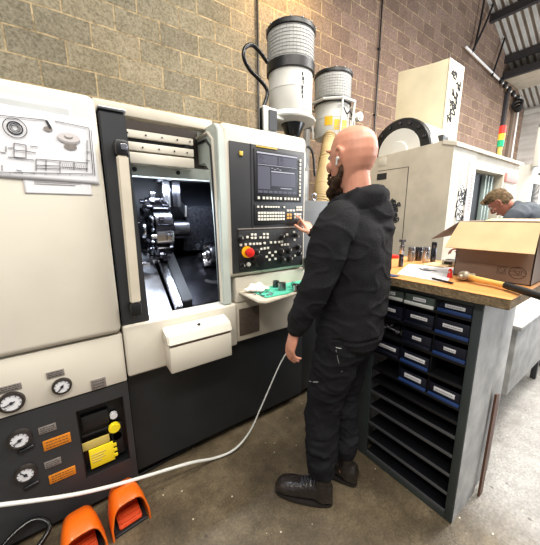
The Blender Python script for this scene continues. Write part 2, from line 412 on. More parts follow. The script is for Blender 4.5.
# things in the recess
reg = P(MB().box((-.055, 1.50, .42), (.06, 1.523, .50), .006).box((-.06, 1.49, .40), (.06, 1.5, .405)).cyl((.085, 1.523, .33), (.085, 1.50, .33), .022).box((.06, 1.5, .22), (.115, 1.522, .40), .008), 'air_regulator', BLACKR)
ka, kb_ = aY(114.6, 428.5, 1.48), aY(114, 417, 1.49)
P(MB().cyl((ka.x, 1.50, ka.z), (ka.x, 1.478, ka.z), .027, n=20, bev=.004), 'regulator_knob', YEL, reg, lab='yellow knob')
P(MB().cyl((kb_.x, 1.515, kb_.z+.004), (kb_.x, 1.488, kb_.z+.004), .017, n=20, bev=.003), 'small_gauge', PAPER, reg)
def rr_(x0_, y0_, x1_, y1_, yy, th_=.005):
    a_, b_ = aY(x0_, y0_, yy), aY(x1_, y1_, yy); return MB().box((a_.x, yy, a_.z), (b_.x, yy+th_, b_.z), .001)
tl_ = P(rr_(81, 453, 109, 434, 1.486), 'tan_label', TANLAB, reg)
yl_ = P(rr_(91.5, 469.5, 113, 441.5, 1.482, .008), 'warning_label', YEL, reg, lab='bright yellow label')
a_, b_ = aY(91.5, 469.5, 1.482), aY(113, 441.5, 1.482)
mb = MB()
for k in range(3): mb.box((b_.x-.001, 1.479, a_.z+(b_.z-a_.z)*(.16+.28*k)), (b_.x+.014, 1.4825, a_.z+(b_.z-a_.z)*(.34+.28*k)), .001)
P(mb, 'label_tabs', YEL, reg)
mb = MB()
for k, wd in enumerate((.5, .7, .6, .75)): mb.box((a_.x+.008, 1.4805, a_.z+(b_.z-a_.z)*(.3+.13*k)), (a_.x+.008+(b_.x-a_.x)*wd*.8, 1.482, a_.z+(b_.z-a_.z)*(.35+.13*k)))
P(mb, 'warning_text', TANLAB, reg)
# gauges
for gx, gz, gr, an in ((-.269, .704, .044, 200), (-.1, .713, .037, 230), (-.268, .527, .04, 210), (-.272, .356, .038, 130)):
    g = P(MB().lathe((gx, FY-.008, gz), [(gr*.76, -.0125), (gr*.8, -.016), (gr*.98, -.014), (gr*1.02, .0), (gr*1.1, .006)], axis='Y'), 'pressure_gauge', mat('gauge_bezel', (70, 64, 60), .3, .6))
    P(MB().cyl((gx, FY-.018, gz), (gx, FY-.021, gz), gr*.74, n=28), 'dial', PAPER, g)
    mb = MB(); ca, sa = math.cos(math.radians(an)), math.sin(math.radians(an))
    mb.tube([(gx-ca*gr*.25, FY-.023, gz-sa*gr*.25), (gx+ca*gr*.6, FY-.023, gz+sa*gr*.6)], .002, n=6, sm=1)
    for k in range(9):
        t = math.radians(-45+k*33.75); mb.tube([(gx+math.cos(t)*gr*.62, FY-.022, gz+math.sin(t)*gr*.62), (gx+math.cos(t)*gr*.75, FY-.022, gz+math.sin(t)*gr*.75)], .0012, n=5, sm=1)
    mb.cyl((gx, FY-.021, gz), (gx, FY-.026, gz), .006, n=10)
    P(mb, 'needle', INK, g)
for x, z, w, h, m in ((-.272, .765, .085, .028, GREYLAB), (-.115, .776, .062, .03, GREYLAB), (.036, .672, .06, .05, GREYLAB), (-.175, .527, .062, .034, GREYLAB), (-.15, .448, .1, .05, ORLAB), (-.178, .35, .06, .034, GREYLAB), (-.152, .27, .1, .045, ORLAB)):
    yy = 1.46 if z > .64 else 1.465
    pl = P(MB().box((x-w/2, yy-.003, z-h/2), (x+w/2, yy+.001, z+h/2), .001), 'orange_plate' if m is ORLAB else 'name_plate', m)
    mb = MB(); nl = 3
    for k in range(nl):
        zz = z-h*.28+k*h*.28
        xx = x-w*.4
        while xx < x+w*.36:
            ww = random.uniform(.004, .012); mb.box((xx, yy-.0036, zz-.0012), (min(xx+ww, x+w*.4), yy-.003, zz+.0016)); xx += ww+.003
    P(mb, 'plate_text', INK, pl)
for x, z in ((-.255, .468), (-.262, .285)):
    P(MB().tube([(x-.02, 1.463, z-.004), (x+.02, 1.463, z+.004)], .009, n=12, sm=1), 'slot', BLACKP)
# sill and lower panel
P(MB().box((.163, 1.45, .66), (.78, 1.56, .928), .012, 3), 'front_sill', CREAM)
P(MB().box((.163, 1.50, .07), (1.36, 1.56, .658)), 'lower_panel', DARKP2)
# parts bin on the sill
pb = P(MB().box((.345, 1.352, .66), (.69, 1.45, .80), .008), 'tool_bin', CREAM)
P(MB().prism([(.34, 1.345, .812), (.34, 1.452, .812), (.34, 1.452, .885), (.34, 1.37, .862)], (.355, 0, 0), .006), 'bin_lid', CREAM, pb)
P(MB().box((.35, 1.357, .80), (.685, 1.45, .813)), 'lid_gap', mat('brown_shadow_gap', (120, 96, 84), .8), pb)
P(MB().cyl((.52, 1.40, .872), (.52, 1.40, .879), .009, n=12), 'lid_screw', DSTEEL, pb)
# sliding door edge with handle
P(MB().prism([(.164, 1.465, .918), (.288, 1.465, .918), (.268, 1.465, 1.885), (.164, 1.465, 1.885)], (0, .06, 0), .006), 'sliding_door', DARKP, lab='charcoal sliding door edge')
mb = MB().prism([(.2, 1.395, 1.05), (.245, 1.395, 1.05), (.252, 1.395, 1.70), (.207, 1.395, 1.70)], (0, .028, 0), .006)
h = P(mb, 'door_handle', CREAM2, lab='long cream grip bar')
P(MB().box((.205, 1.392, 1.70), (.257, 1.467, 1.765), .012), 'handle_end', BLACKP, h)
P(MB().box((.197, 1.392, .985), (.246, 1.467, 1.05), .012), 'handle_end', BLACKP, h)
P(MB().box((.225, 1.388, 1.722), (.25, 1.393, 1.745), .001), 'handle_badge', STEEL, h)
P(MB().box((.163, 1.458, 1.887), (.272, 1.53, 1.903), .006), 'door_cap', STEEL2)
# top rail and track covers
P(MB().box((.162, 1.60, 1.918), (.74, 1.66, 1.972), .006), 'top_rail', CREAM2)
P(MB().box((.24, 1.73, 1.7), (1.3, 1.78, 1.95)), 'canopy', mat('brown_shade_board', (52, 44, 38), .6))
tr = P(MB().box((.25, 1.63, 1.832), (.635, 1.73, 1.868), .004).box((.25, 1.63, 1.772), (.635, 1.73, 1.812), .004).box((.25, 1.63, 1.71), (.635, 1.73, 1.764), .006), 'track_cover', CREAM)
P(MB().box((.25, 1.645, 1.81), (.63, 1.73, 1.835)).box((.585, 1.632, 1.813), (.61, 1.66, 1.831)), 'track_slot', BLACKP, tr)
for x in (.3, .385, .465, .545, .615):
    P(MB().cyl((x, 1.64, 1.85), (x, 1.626, 1.85), .004, n=8), 'track_screw', DSTEEL, tr); P(MB().cyl((x-.02, 1.64, 1.79), (x-.02, 1.626, 1.79), .004, n=8), 'track_screw', DSTEEL, tr)
gd = P(MB().box((.25, 1.70, 1.655), (1.2, 1.75, 1.722), .004), 'upper_guard', GREYGREEN)
P(MB().cyl((.33, 1.70, 1.69), (.33, 1.694, 1.69), .012, n=14).cyl((.56, 1.70, 1.69), (.56, 1.694, 1.69), .012, n=14), 'guard_bolt', BLACKP, gd)
# frame to the right of the opening
def yz(L_): return [(.70, y, z) for y, z in L_]
mb = MB().prism(yz([(1.86, 1.935), (1.5, 1.93), (1.462, 1.90), (1.458, 1.85), (1.456, .93), (1.53, .93), (1.55, 1.35), (1.585, 1.70), (1.64, 1.745), (1.86, 1.75)]), (.05, 0, 0), .004)
fr = P(mb, 'opening_frame', GREYGREEN, lab='pale grey-green frame beside the opening')
mb = MB().tube([(.698, 1.80, 1.87), (.698, 1.60, 1.865), (.698, 1.545, 1.82), (.698, 1.535, 1.70), (.698, 1.515, 1.3), (.698, 1.505, .95)], .008, n=8, sm=1)
P(mb, 'door_seal', DARKP, fr)
mb = MB().tube([(.698, 1.80, 1.90), (.698, 1.57, 1.895), (.698, 1.515, 1.85), (.698, 1.505, 1.70), (.698, 1.49, 1.3), (.698, 1.48, .95)], .009, n=8, sm=1)
P(mb, 'frame_bead', CREAM, fr)
# chamber
mb = MB().box((.24, 2.38, .5), (1.25, 2.42, 1.9)).box((.2, 1.56, .5), (.24, 2.42, 1.72)).box((1.2, 1.76, .5), (1.25, 2.42, 1.9))
P(mb, 'chamber_wall', CHAMB)
P(MB().prism([(.24, 1.60, .84), (.24, 2.1, 1.2), (.24, 2.1, 1.14), (.24, 1.60, .78)], (.22, 0, 0)), 'chip_slope', CHAMBF)
P(MB().prism([(.6, 1.56, .72), (.6, 2.38, .82), (.6, 2.38, .76), (.6, 1.56, .66)], (.62, 0, 0)), 'chip_tray', DSTEEL)
mb = MB()
for k in range(9): mb.box((.62+k*.06, 1.57, .735), (.645+k*.06, 1.76, .752), .004, M=None)
P(mb, 'swarf_bar', STEEL2)
# slant way covers
P(MB().prism([(.468, 1.62, .89), (.505, 1.62, .89), (.505, 2.3, 1.42), (.468, 2.3, 1.42)], (0, -.02, .04), .004), 'way_rail', STEEL, lab='bright slanted steel rail')
P(MB().prism([(.58, 1.66, .87), (1.15, 1.66, .87), (1.15, 2.34, 1.34), (.58, 2.34, 1.34)], (0, -.02, .035), .004), 'way_cover', DSTEEL)
P(MB().prism([(.51, 1.64, .90), (.575, 1.64, .90), (.575, 2.3, 1.40), (.51, 2.3, 1.40)], (0, -.02, .05), .004), 'way_bellows', DARKP2)
P(MB().box((.68, 1.62, .80), (1.15, 1.7, .865), .006), 'way_stop', BLACKR)
# upper inner cover slab (front right of the chamber)
mb = MB().prism([(.655, 1.88, 1.505), (.655, 2.36, 1.74), (.655, 2.36, 1.2), (.655, 1.98, 1.2), (.655, 1.88, 1.38)], (.54, 0, 0), .008)
P(mb, 'turret_slide', SLIDE)
P(MB().box((.60, 2.30, 1.70), (1.18, 2.36, 1.74), .003), 'slide_lip', STEEL2)
P(MB().prism([(.64, 1.86, 1.44), (.652, 1.86, 1.44), (.652, 2.3, 1.66), (.64, 2.3, 1.66)], (0, -.012, .07), .002), 'slide_wiper', STEEL)
# turret: disc with twelve stations, axis along X
tc_ = V((.47, 1.93, 1.365))
tu = P(MB().lathe(tc_, [(.04, -.075), (.07, -.07), (.085, -.052), (.16, -.05), (.17, -.04), (.17, .06), (.15, .075), (.07, .08), (.07, .2)], n=36, axis='X'), 'tool_turret', DSTEEL)
P(MB().lathe(tc_+V((-.08, 0, 0)), [(.015, -.012), (.05, -.01), (.056, .0), (.056, .01)], n=24, axis='X'), 'turret_hub', STEEL, tu)
for k in range(12):
    a = 2*PI*k/12+.2; R_ = Matrix.Translation(tc_) @ Matrix.Rotation(a, 4, 'X')
    mb = MB().box((-.045, -.032, .16), (.055, .032, .198), .005, M=R_)
    if k % 2 == 0: mb.box((-.03, -.012, .19), (.0, .012, .232), .003, M=R_).box((-.05, -.02, .15), (-.062, .02, .185), .003, M=R_)
    else: mb.cyl(R_ @ V((-.04, 0, .182)), R_ @ V((-.072, 0, .182)), .014, n=12).box((.01, -.02, .195), (.045, .02, .212), .003, M=R_)
    P(mb, 'tool_holder', DSTEEL if k % 3 else STEEL, tu)
for k in range(10):
    a = 2*PI*k/10; P(MB().cyl(tc_+V((-.045, math.cos(a)*.128, math.sin(a)*.128)), tc_+V((-.058, math.cos(a)*.128, math.sin(a)*.128)), .011, n=10), 'turret_bolt', STEEL, tu)
# coolant block and pipes above the turret
P(MB().box((.50, 1.82, 1.50), (.545, 1.87, 1.655), .004), 'coolant_block', STEEL)
P(MB().box((.552, 1.80, 1.50), (.60, 1.86, 1.66), .004), 'coolant_manifold', DSTEEL)
P(MB().lathe((.44, 1.85, 1.50), [(.02, -.01), (.036, -.008), (.036, .018), (.02, .022)], n=20, axis='X'), 'coolant_fitting', STEEL)
# sub spindle at the right
sc_ = V((.84, 1.93, 1.165))
ss = P(MB().lathe(sc_, [(.06, -.04), (.085, -.035), (.092, -.02), (.092, .06), (.12, .075), (.125, .30)], n=32, axis='X'), 'tailstock', DSTEEL)
P(MB().lathe(sc_+V((-.045, 0, 0)), [(.012, -.03), (.03, -.028), (.04, -.01), (.055, -.005), (.055, .01)], n=20, axis='X'), 'tailstock_nose', STEEL, ss)
for k in range(3):
    R_ = Matrix.Translation(sc_+V((-.055, 0, 0))) @ Matrix.Rotation(2*PI*k/3+.5, 4, 'X')
    P(MB().box((-.02, -.014, .03), (.02, .014, .085), .003, M=R_), 'chuck_jaw', STEEL, ss)
P(MB().tube([(.74, 1.8, 1.0), (.8, 1.78, .985), (.95, 1.79, 1.0), (1.1, 1.8, 1.02)], .022, n=10), 'coolant_hose', BLACKR)
# spindle work at the left
sp = P(MB().lathe((.25, 1.88, 1.16), [(.085, 0), (.085, .03), (.06, .035), (.03, .04), (.03, .065)], n=28, axis='X'), 'spindle_nose', STEEL2)
P(MB().cyl((.30, 1.88, 1.16), (.40, 1.88, 1.15), .018, n=16).cyl((.36, 1.88, 1.153), (.375, 1.88, 1.15), .026, n=16), 'workpiece', STEEL, sp)
P(MB().prism([(.285, 1.75, 1.12), (.31, 1.75, 1.12), (.30, 1.75, 1.26), (.285, 1.75, 1.26)], (0, .03, 0), .003), 'probe_arm', STEEL, sp)
# control housing
mb = MB().box((.72, 1.455, 1.085), (1.335, 1.59, 1.935), .035, 5)
ch = P(mb, 'control_housing', CREAM)
P(MB().box((.762, 1.446, 1.112), (1.303, 1.46, 1.842), .004), 'control_face', DARKP)
P(MB().box((.894, 1.443, 1.36), (.899, 1.447, 1.842)), 'face_seam', BLACKP)
P(MB().box((.93, 1.4425, 1.829), (1.08, 1.4465, 1.837), .001), 'maker_strip', mat('gold_strip', (196, 168, 60), .5), lab='yellow strip over the screen')
P(MB().box((.820, 1.438, 1.77), (.842, 1.447, 1.794), .003), 'power_lamp', mat('gold_lamp', (214, 178, 70), .4), lab='yellow square lamp')
sb = P(MB().box((.915, 1.440, 1.53), (1.275, 1.447, 1.822), .004), 'screen_bezel', DARKP2)
sx0, sx1, sz0, sz1 = .932, 1.232, 1.575, 1.808
P(MB().box((sx0, 1.4385, sz0), (sx1, 1.441, sz1)), 'display', SCREEN, sb)
mb = MB(); y0, y1 = 1.4375, 1.4386
mb.box((sx0, y0, sz1-.012), (sx1, y1, sz1-.004)).box((sx0+.005, y0, 1.735), (sx1-.005, y1, 1.7375)).box((sx0+.10, y0, 1.70), (sx1-.02, y1, 1.706))
for k in range(4): mb.box((sx0+.1+.02*k, y0, 1.72-.006*(k % 2)), (sx0+.115+.02*k, y1, 1.723-.006*(k % 2)))
for k in range(6):
    mb.box((sx0+.012, y0, 1.785-.008*k), (sx0+.03+.01*(k % 3), y1, 1.788-.008*k)); mb.box((sx0+.16, y0, 1.785-.008*k), (sx0+.185+.012*(k % 2), y1, 1.788-.008*k))
mb.box((sx0+.17, y0, 1.607), (sx0+.26, y1, 1.611))
P(mb, 'display_text', SCRL, sb)
mb = MB()
for k in range(2): mb.box((sx0+.005+.148*k, y0, 1.742), (sx0+.145+.15*k, y1+.0001, 1.79))
mb.box((sx0+.1, y0, 1.62), (sx1-.012, y1, 1.695)); mb.box((sx0+.005, y0, 1.6), (sx0+.092, y1, 1.728))
for k in range(8): mb.box((sx0+.006+k*.037, y0, 1.578), (sx0+.036+k*.037, y1, 1.592))
P(mb, 'display_panel', SCRD, sb)
def key(x, z, w=.008, h=.008, m=KEY, y=1.44, n='key', par=None):
    return (MB().box((x-w, y-.005, z-h), (x+w, y+.004, z+h), .0015), n, m)
nkey = 0
def keys(lst, par, n='key', m=KEY):
    global nkey
    for x, z, w, h in lst:
        if nkey < 96: P(MB().box((x-w, 1.434, z-h), (x+w, 1.444, z+h), .0012, 1), n, m, par); nkey += 1
keys([(.94+i*.0255+(.01 if i > 0 else 0)+(.01 if i > 6 else 0), 1.548, .0075, .0075) for i in range(12)], sb, 'soft_key')
keys([(1.258, 1.785-i*.0235, .0065, .008) for i in range(10)], sb, 'soft_key')
# keyboard
kb = P(MB().box((.912, 1.440, 1.392), (1.29, 1.447, 1.512), .003), 'keyboard', DARKP2)
keys([(.935, 1.497, .007, .006), (.962, 1.497, .006, .006)]+[(.99+i*.019, 1.497, .007, .005) for i in range(6)]+[(1.13, 1.497, .006, .006)]+[(1.235+.018*i, 1.497-.016*j, .007, .006) for i in range(3) for j in range(2)], kb)
mb = MB()
for j in range(3):
    for i in range(10): mb.box((.934+i*.0205, 1.4355, 1.455-j*.019), (.95+i*.0205, 1.442, 1.468-j*.019), .0008, 1)
o = P(mb, 'letter_keys', KEY, kb); o['kind'] = 'stuff'
keys([(1.16+.024*i, 1.476, .009, .006) for i in range(3)], kb)
keys([(1.16+.022*i, 1.45-.02*j, .008, .007) for i in range(2) for j in range(2)], kb, 'amber_key', KEYA)
keys([(1.22+.022*i, 1.452-.02*j, .008, .007) for i in range(3) for j in range(2)], kb)
# operator panel
op = P(MB().box((.80, 1.440, 1.118), (1.298, 1.447, 1.365), .004), 'operator_panel', BLACKR)
P(MB().box((.795, 1.4375, 1.366), (1.30, 1.445, 1.374), .002), 'panel_trim', GREYLAB, op)
def pk(L_):
    r = []
    for zx, zy in L_:
        q = aY(215+zx/5.4, 225+zy/5.4, 1.437); r.append((q.x, q.z, .0075, .0065))
    return r
keys(pk([(175, 66), (200, 52), (218, 52), (200, 70), (218, 70), (246, 68), (265, 50), (284, 50), (265, 68), (284, 68), (140, 108), (166, 106), (190, 103), (210, 103), (228, 102), (244, 101), (268, 98), (302, 95), (325, 94), (347, 92), (362, 90), (250, 130), (268, 127), (286, 124), (362, 107), (378, 106), (394, 105), (295, 150), (327, 146), (279, 172), (311, 165), (295, 188), (327, 183), (390, 52), (427, 38), (430, 80), (432, 166), (450, 60)]), op, 'push_button')
for zx, zy, r in ((228, 150, .018), (358, 145, .018), (400, 138, .018), (366, 190, .019), (405, 184, .019), (140, 75, .016), (362, 65, .014), (436, 55, .012), (450, 120, .015), (150, 222, .014), (455, 155, .014)):
    q = aY(215+zx/5.4, 225+zy/5.4, 1.435)
    k_ = P(MB().lathe((q.x, 1.44, q.z), [(r*.85, -.028), (r*.95, -.024), (r, -.004), (r*1.25, -.002), (r*1.3, .0)], n=20, axis='Y'), 'rotary_knob', BLACKP, op)
    P(MB().box((q.x-.0015, 1.4105, q.z), (q.x+.0015, 1.413, q.z+r*.8)), 'pointer', KEY, k_)
q = aY(215+180/5.4, 225+147/5.4, 1.42)
es = P(MB().cyl((q.x, 1.44, q.z), (q.x, 1.433, q.z), .034, n=28), 'stop_collar', mat('stop_yellow', (250, 180, 30), .4), op)
P(MB().lathe((q.x-.004, 1.43, q.z), [(.012, -.052), (.024, -.048), (.028, -.038), (.026, -.026), (.014, -.02), (.014, 0)], n=28, axis='Y'), 'emergency_stop', RED, es, lab='red emergency stop button')
q = aY(215+236/5.4, 225+190/5.4, 1.42)
P(MB().lathe((q.x, 1.44, q.z), [(.026, -.042), (.034, -.04), (.036, -.03), (.042, -.012), (.042, 0)], n=28, axis='Y'), 'handwheel', BLACKP, op)
q = aY(215+183/5.4, 225+213/5.4, 1.43)
P(MB().cyl((q.x, 1.44, q.z), (q.x, 1.425, q.z), .013, n=18, bev=.003), 'start_button', WHITE, op)
P(MB().cyl((q.x+.002, 1.44, q.z+.035), (q.x+.002, 1.425, q.z+.035), .007, n=12), 'key_switch', STEEL, op)
# console below
P(MB().box((.782, 1.455, .93), (1.335, 1.56, 1.083), .006), 'console_panel', CREAM)
P(MB().box((.782, 1.46, .675), (1.335, 1.56, .928), .006), 'console_apron', CREAM2)
P(MB().box((.80, 1.455, .71), (.945, 1.462, .885), .002), 'cabinet_vent', mat('brown_grille', (92, 80, 70), .5, var=.2, vscale=60))
P(MB().box((1.31, 1.405, 1.08), (1.332, 1.455, 1.16), .006), 'panel_hinge', STEEL2)
# tray
tp = [aZ(238, 289, 1.0), aZ(263, 302, 1.0), aZ(300, 290, 1.0), (1.335, 1.27, 1.0), (1.335, 1.456, 1.0)]
tp = [(.80, 1.456, .985), (.79, 1.22, .985), (.82, 1.19, .985), (1.05, 1.225, .985), (1.33, 1.29, .985), (1.335, 1.456, .985)]
tray = P(MB().prism(tp, (0, 0, .014), .004), 'front_shelf', CREAM2, lab='cream shelf jutting out below the control panel')
# rear housing
rh = P(MB().box((1.36, 1.85, .06), (2.45, 2.9, 1.57), .01), 'rear_housing', GREYCAB, lab='mid grey steel housing')
P(MB().box((1.45, 1.842, .15), (2.38, 1.852, 1.49), .004), 'housing_door', GREYCAB, rh)
for zx, zy in ((22, 436), (130, 432)):
    q = aY(310+zx/5.44, 115+zy/5.44, 1.9)
    c = V((q.x, 1.9, 1.605))
    P(MB().tube([c+V((.026*math.cos(t*PI/6), 0, .026*math.sin(t*PI/6))) for t in range(13)], .008, n=8, sm=2).cyl((c.x, c.y, 1.568), (c.x, c.y, 1.584), .012), 'lifting_eye', STEEL, rh)
mb = MB().box((1.5, 2.0, 1.57), (1.62, 2.1, 2.05), .01).box((1.66, 2.05, 1.57), (1.9, 2.3, 1.85), .02).tube([(1.62, 2.02, 1.62), (1.66, 2.0, 1.8), (1.72, 2.05, 1.95), (1.80, 2.1, 2.0)], .02)
P(mb, 'coolant_unit', GALV, rh)
mb = MB().tube([(1.64, 1.95, 1.58), (1.68, 1.95, 1.72), (1.75, 1.96, 1.88), (1.74, 1.98, 2.05)], .028, n=12).tube([(1.6, 1.93, 1.58), (1.6, 1.93, 1.85), (1.66, 1.93, 1.98), (1.74, 1.95, 2.0)], .012, n=8)
P(mb, 'steel_pipe', STEEL2, rh)
P(MB().cyl((1.6, 1.93, 1.85), (1.6, 1.9, 1.85), .04).tube([(1.66, 1.92, 1.96), (1.75, 1.92, 2.02), (1.85, 1.95, 1.98), (1.9, 1.97, 1.8)], .01, n=8), 'valve', BLACKP, rh)

# ================================================================== MIST COLLECTORS
def collector(cx, cy, zb, R_, hs, label, yellow, second=False):
    t = thing('mist_collector', label, 'mist collector', (cx, cy, zb), 'oil mist collectors above the lathe')
    z1, z2, z3 = hs     # heights of lower drum top, band top, filter top
    T = MB().lathe((cx, cy, zb), [(R_*.93, 0), (R_*.96, .01), (R_*.96, z1*.55), (R_*.975, z1*.56), (R_*.975, z1*.58), (R_*.96, z1*.6), (R_*.96, z1)], n=40).build('drum', WHITE, t, 'auto')
    MB().lathe((cx, cy, zb), [(R_*1., z1), (R_*1.05, z1+.005), (R_*1.05, z2-.005), (R_*1., z2)], n=40).build('band', BLACKP, t, 'auto')
    MB().lathe((cx, cy, zb), [(R_*.98, z2), (R_*1., z2+.01), (R_*1., z3-.03), (R_*.98, z3-.03)], n=40).build('filter', FILTER, t, 'auto')
    mb = MB()
    for k in range(44):
        a = 2*PI*k/44; mb.cyl((cx+R_*math.cos(a), cy+R_*math.sin(a), zb+z2), (cx+R_*math.cos(a), cy+R_*math.sin(a), zb+z3-.03), .0022, n=5)
    for k in range(9): 
        z = zb+z2+(z3-z2-.03)*(k+.5)/9; mb.lathe((cx, cy, z), [(R_+.002, -.0015), (R_+.004, 0), (R_+.002, .0015)], n=40)
    mb.build('filter_mesh', GALV, t)
    MB().lathe((cx, cy, zb), [(R_*1.04, z3-.035), (R_*1.06, z3-.03), (R_*1.06, z3), (R_*1.03, z3+.008), (R_*.2, z3+.02)], n=40).build('lid', BLACKP, t, 'auto')
    mb = MB()
    for k in range(14):
        a = 2*PI*k/14; mb.sph((cx+R_*1.05*math.cos(a), cy+R_*1.05*math.sin(a), zb+z3+.004), .009, n=8)
    mb.build('lid_bolts', GALV, t, True)
    return t, T
A1 = V((1.82, 2.25))
t, drum = collector(1.835, 2.25, 2.36, .208, (.325, .41, .675), 'larger white drum collector with black band, nearer the control panel', 1)
MB().lathe((1.82, 2.25, 2.29), [(.19, -.02), (.245, .0), (.25, .012), (.235, .03), (.19, .068)], n=44).build('mounting_plate', WHITE, t, 'auto')
MB().prism([(1.60, 2.10, 2.275), (1.60, 2.40, 2.275), (1.95, 2.40, 2.275), (1.95, 2.10, 2.275), (1.86, 2.06, 2.2), (1.66, 2.06, 2.2)], (0, 0, .012), .004)
MB().lathe((1.83, 2.2, 2.0), [(.06, .14), (.065, .16), (.11, .27), (.11, .285)], n=36).build('inlet_cone', SHINYBLK, t, 'auto')
MB().lathe((1.80, 2.2, 2.0), [(.052, -.43)]+[(.058+.009*(k % 2), -.12+.02*k) for k in range(14)]+[(.06, .16)], n=28).build('inlet_hose', SHINYBLK, t, 'auto')
MB().box((1.44, 2.12, 1.57), (1.50, 2.18, 2.34), .006).box((1.44, 2.11, 2.14), (1.58, 2.19, 2.33), .006).box((1.5, 2.12, 2.26), (1.66, 2.18, 2.285), .004).build('support_post', WHITE, t, 'auto')
MB().box((1.488, 2.10, 2.15), (1.572, 2.111, 2.31), .003).build('switch_box', DARKP, t)
q = [aY(x, y, 2.2) for x, y in ((267, 62), (260, 52), (252, 45), (245, 48), (244, 58), (250, 70), (260, 80), (267, 90), (266, 100), (261, 112))]
MB().tube(q, .016, n=12).build('power_hose', SHINYBLK, t, True)
mb = MB()
for k, (dx, w) in enumerate(((0, .013), (.004, .02), (.008, .012), (-.002, .018), (0, .014), (.006, .01))): mb.box((1.80+dx, 1.99, 2.62-.035*k), (1.80+dx+w, 2.0, 2.648-.035*k), .003)
for v in mb.bm.verts: v.co.y = 2.25-math.sqrt(max(0, .199**2-(v.co.x-1.82)**2))-(.003 if v.co.y < 1.995 else 0)
mb.build('writing', INK, t)
def wrap(cx, cy, R_, a0, a1, z0, z1, m, name, t, k=8):
    mb = MB(); bm = mb.bm; A = []; B = []
    for i in range(k+1):
        a = math.radians(a0+(a1-a0)*i/k); d = V((math.cos(a), math.sin(a), 0))
        A.append([bm.verts.new(V((cx, cy, z))+d*r) for z, r in ((z0, R_), (z1, R_), (z1, R_+.002), (z0, R_+.002))])
    for i in range(k):
        for j in range(4): bm.faces.new((A[i][j], A[i][(j+1) % 4], A[i+1][(j+1) % 4], A[i+1][j]))
    bm.faces.new(A[0]); bm.faces.new(A[-1][::-1]); return mb.build(name, m, t)
wrap(1.82, 2.25, .1975, 285, 318, 2.40, 2.49, YELD, 'warning_label', t)
wrap(1.82, 2.25, .198, 290, 314, 2.53, 2.62, PAPER, 'maker_label', t)
mb = MB()
wrap(1.82, 2.25, .2, 292, 310, 2.55, 2.565, INK, 'label_text', t); wrap(1.82, 2.25, .2, 291, 304, 2.585, 2.60, RED, 'label_text', t)

cx2, cy2 = 2.80, 2.63
t, drum = collector(cx2, cy2, 2.36, .212, (.36, .42, .70), 'smaller white drum collector with yellow labels, above the bald man', 1, True)
# octagonal bracket
mb = MB(); ring = [(cx2+.275*math.cos(math.radians(22.5+45*k)), cy2+.275*math.sin(math.radians(22.5+45*k)), 2.735) for k in range(9)]
mb.tube(ring, .016, n=8, sm=1)
for k in (3, 5, 6, 7): 
    a = math.radians(22.5+45*k); mb.tube([(cx2+.275*math.cos(a), cy2+.275*math.sin(a), 2.735), (cx2+.235*math.cos(a), cy2+.235*math.sin(a), 2.36)], .012, n=6, sm=1)
mb.tube([(cx2+.25, cy2-.12, 2.7), (cx2+.38, cy2-.05, 2.4)], .014, n=8, sm=1)
mb.build('octagonal_bracket', WHITE, t, 'auto')
MB().cyl((cx2+.39, cy2-.12, 2.66), (cx2+.39, cy2-.06, 2.66), .055).cyl((cx2+.39, cy2-.13, 2.66), (cx2+.39, cy2-.12, 2.66), .03).box((cx2+.24, cy2-.10, 2.64), (cx2+.39, cy2-.07, 2.68)).build('motor', WHITE, t, 'auto')
wrap(cx2, cy2, .2045, 200, 226, 2.47, 2.57, YELD, 'warning_label', t); wrap(cx2, cy2, .2045, 232, 280, 2.42, 2.53, YELD, 'warning_label', t)
for k in range(4): wrap(cx2, cy2, .206, 235+k*3, 272-k*4, 2.435+k*.022, 2.442+k*.022, INKG, 'label_text', t)
MB().tube([(cx2-.04, cy2-.22, 2.65), (cx2+.0, cy2-.235, 2.59), (cx2+.06, cy2-.23, 2.63), (cx2+.12, cy2-.21, 2.56), (cx2+.05, cy2-.235, 2.55)], .009, n=6).build('cable_loop', INK, t, True)
dp = [V((2.30, 2.28, 1.572)), V((2.36, 2.31, 1.80)), V((2.50, 2.40, 2.1)), V((2.68, 2.54, 2.37))]
mb = MB().tube(dp, [.085, .088, .078, .07], n=24, sm=10, cap=False)
for i in range(len(dp)-1):
    for k in range(9):
        c = dp[i].lerp(dp[i+1], k/9); d = (dp[i+1]-dp[i]).normalized(); a_ = d.orthogonal().normalized(); b_ = d.cross(a_); R_ = .088-.006*i
        mb.tube([c+(a_*math.cos(q_*PI/10)+b_*math.sin(q_*PI/10))*R_ for q_ in range(21)], .006, n=6, sm=1, cap=False)
mb.build('intake_duct', TANDUCT, t, 'auto', label='tan ribbed duct')
MB().cyl((2.69, 2.545, 2.30), (2.74, 2.58, 2.37), .09, n=24).build('duct_collar', WHITE, t, 'auto')
MB().box((2.5, 2.75, 1.2), (2.56, 2.81, 2.5), .004).box((2.5, 2.75, 2.46), (2.66, 2.81, 2.50), .004).box((2.48, 2.7, 0), (2.62, 2.9, 1.22), .006).build('support_post', GALV, t, 'auto')

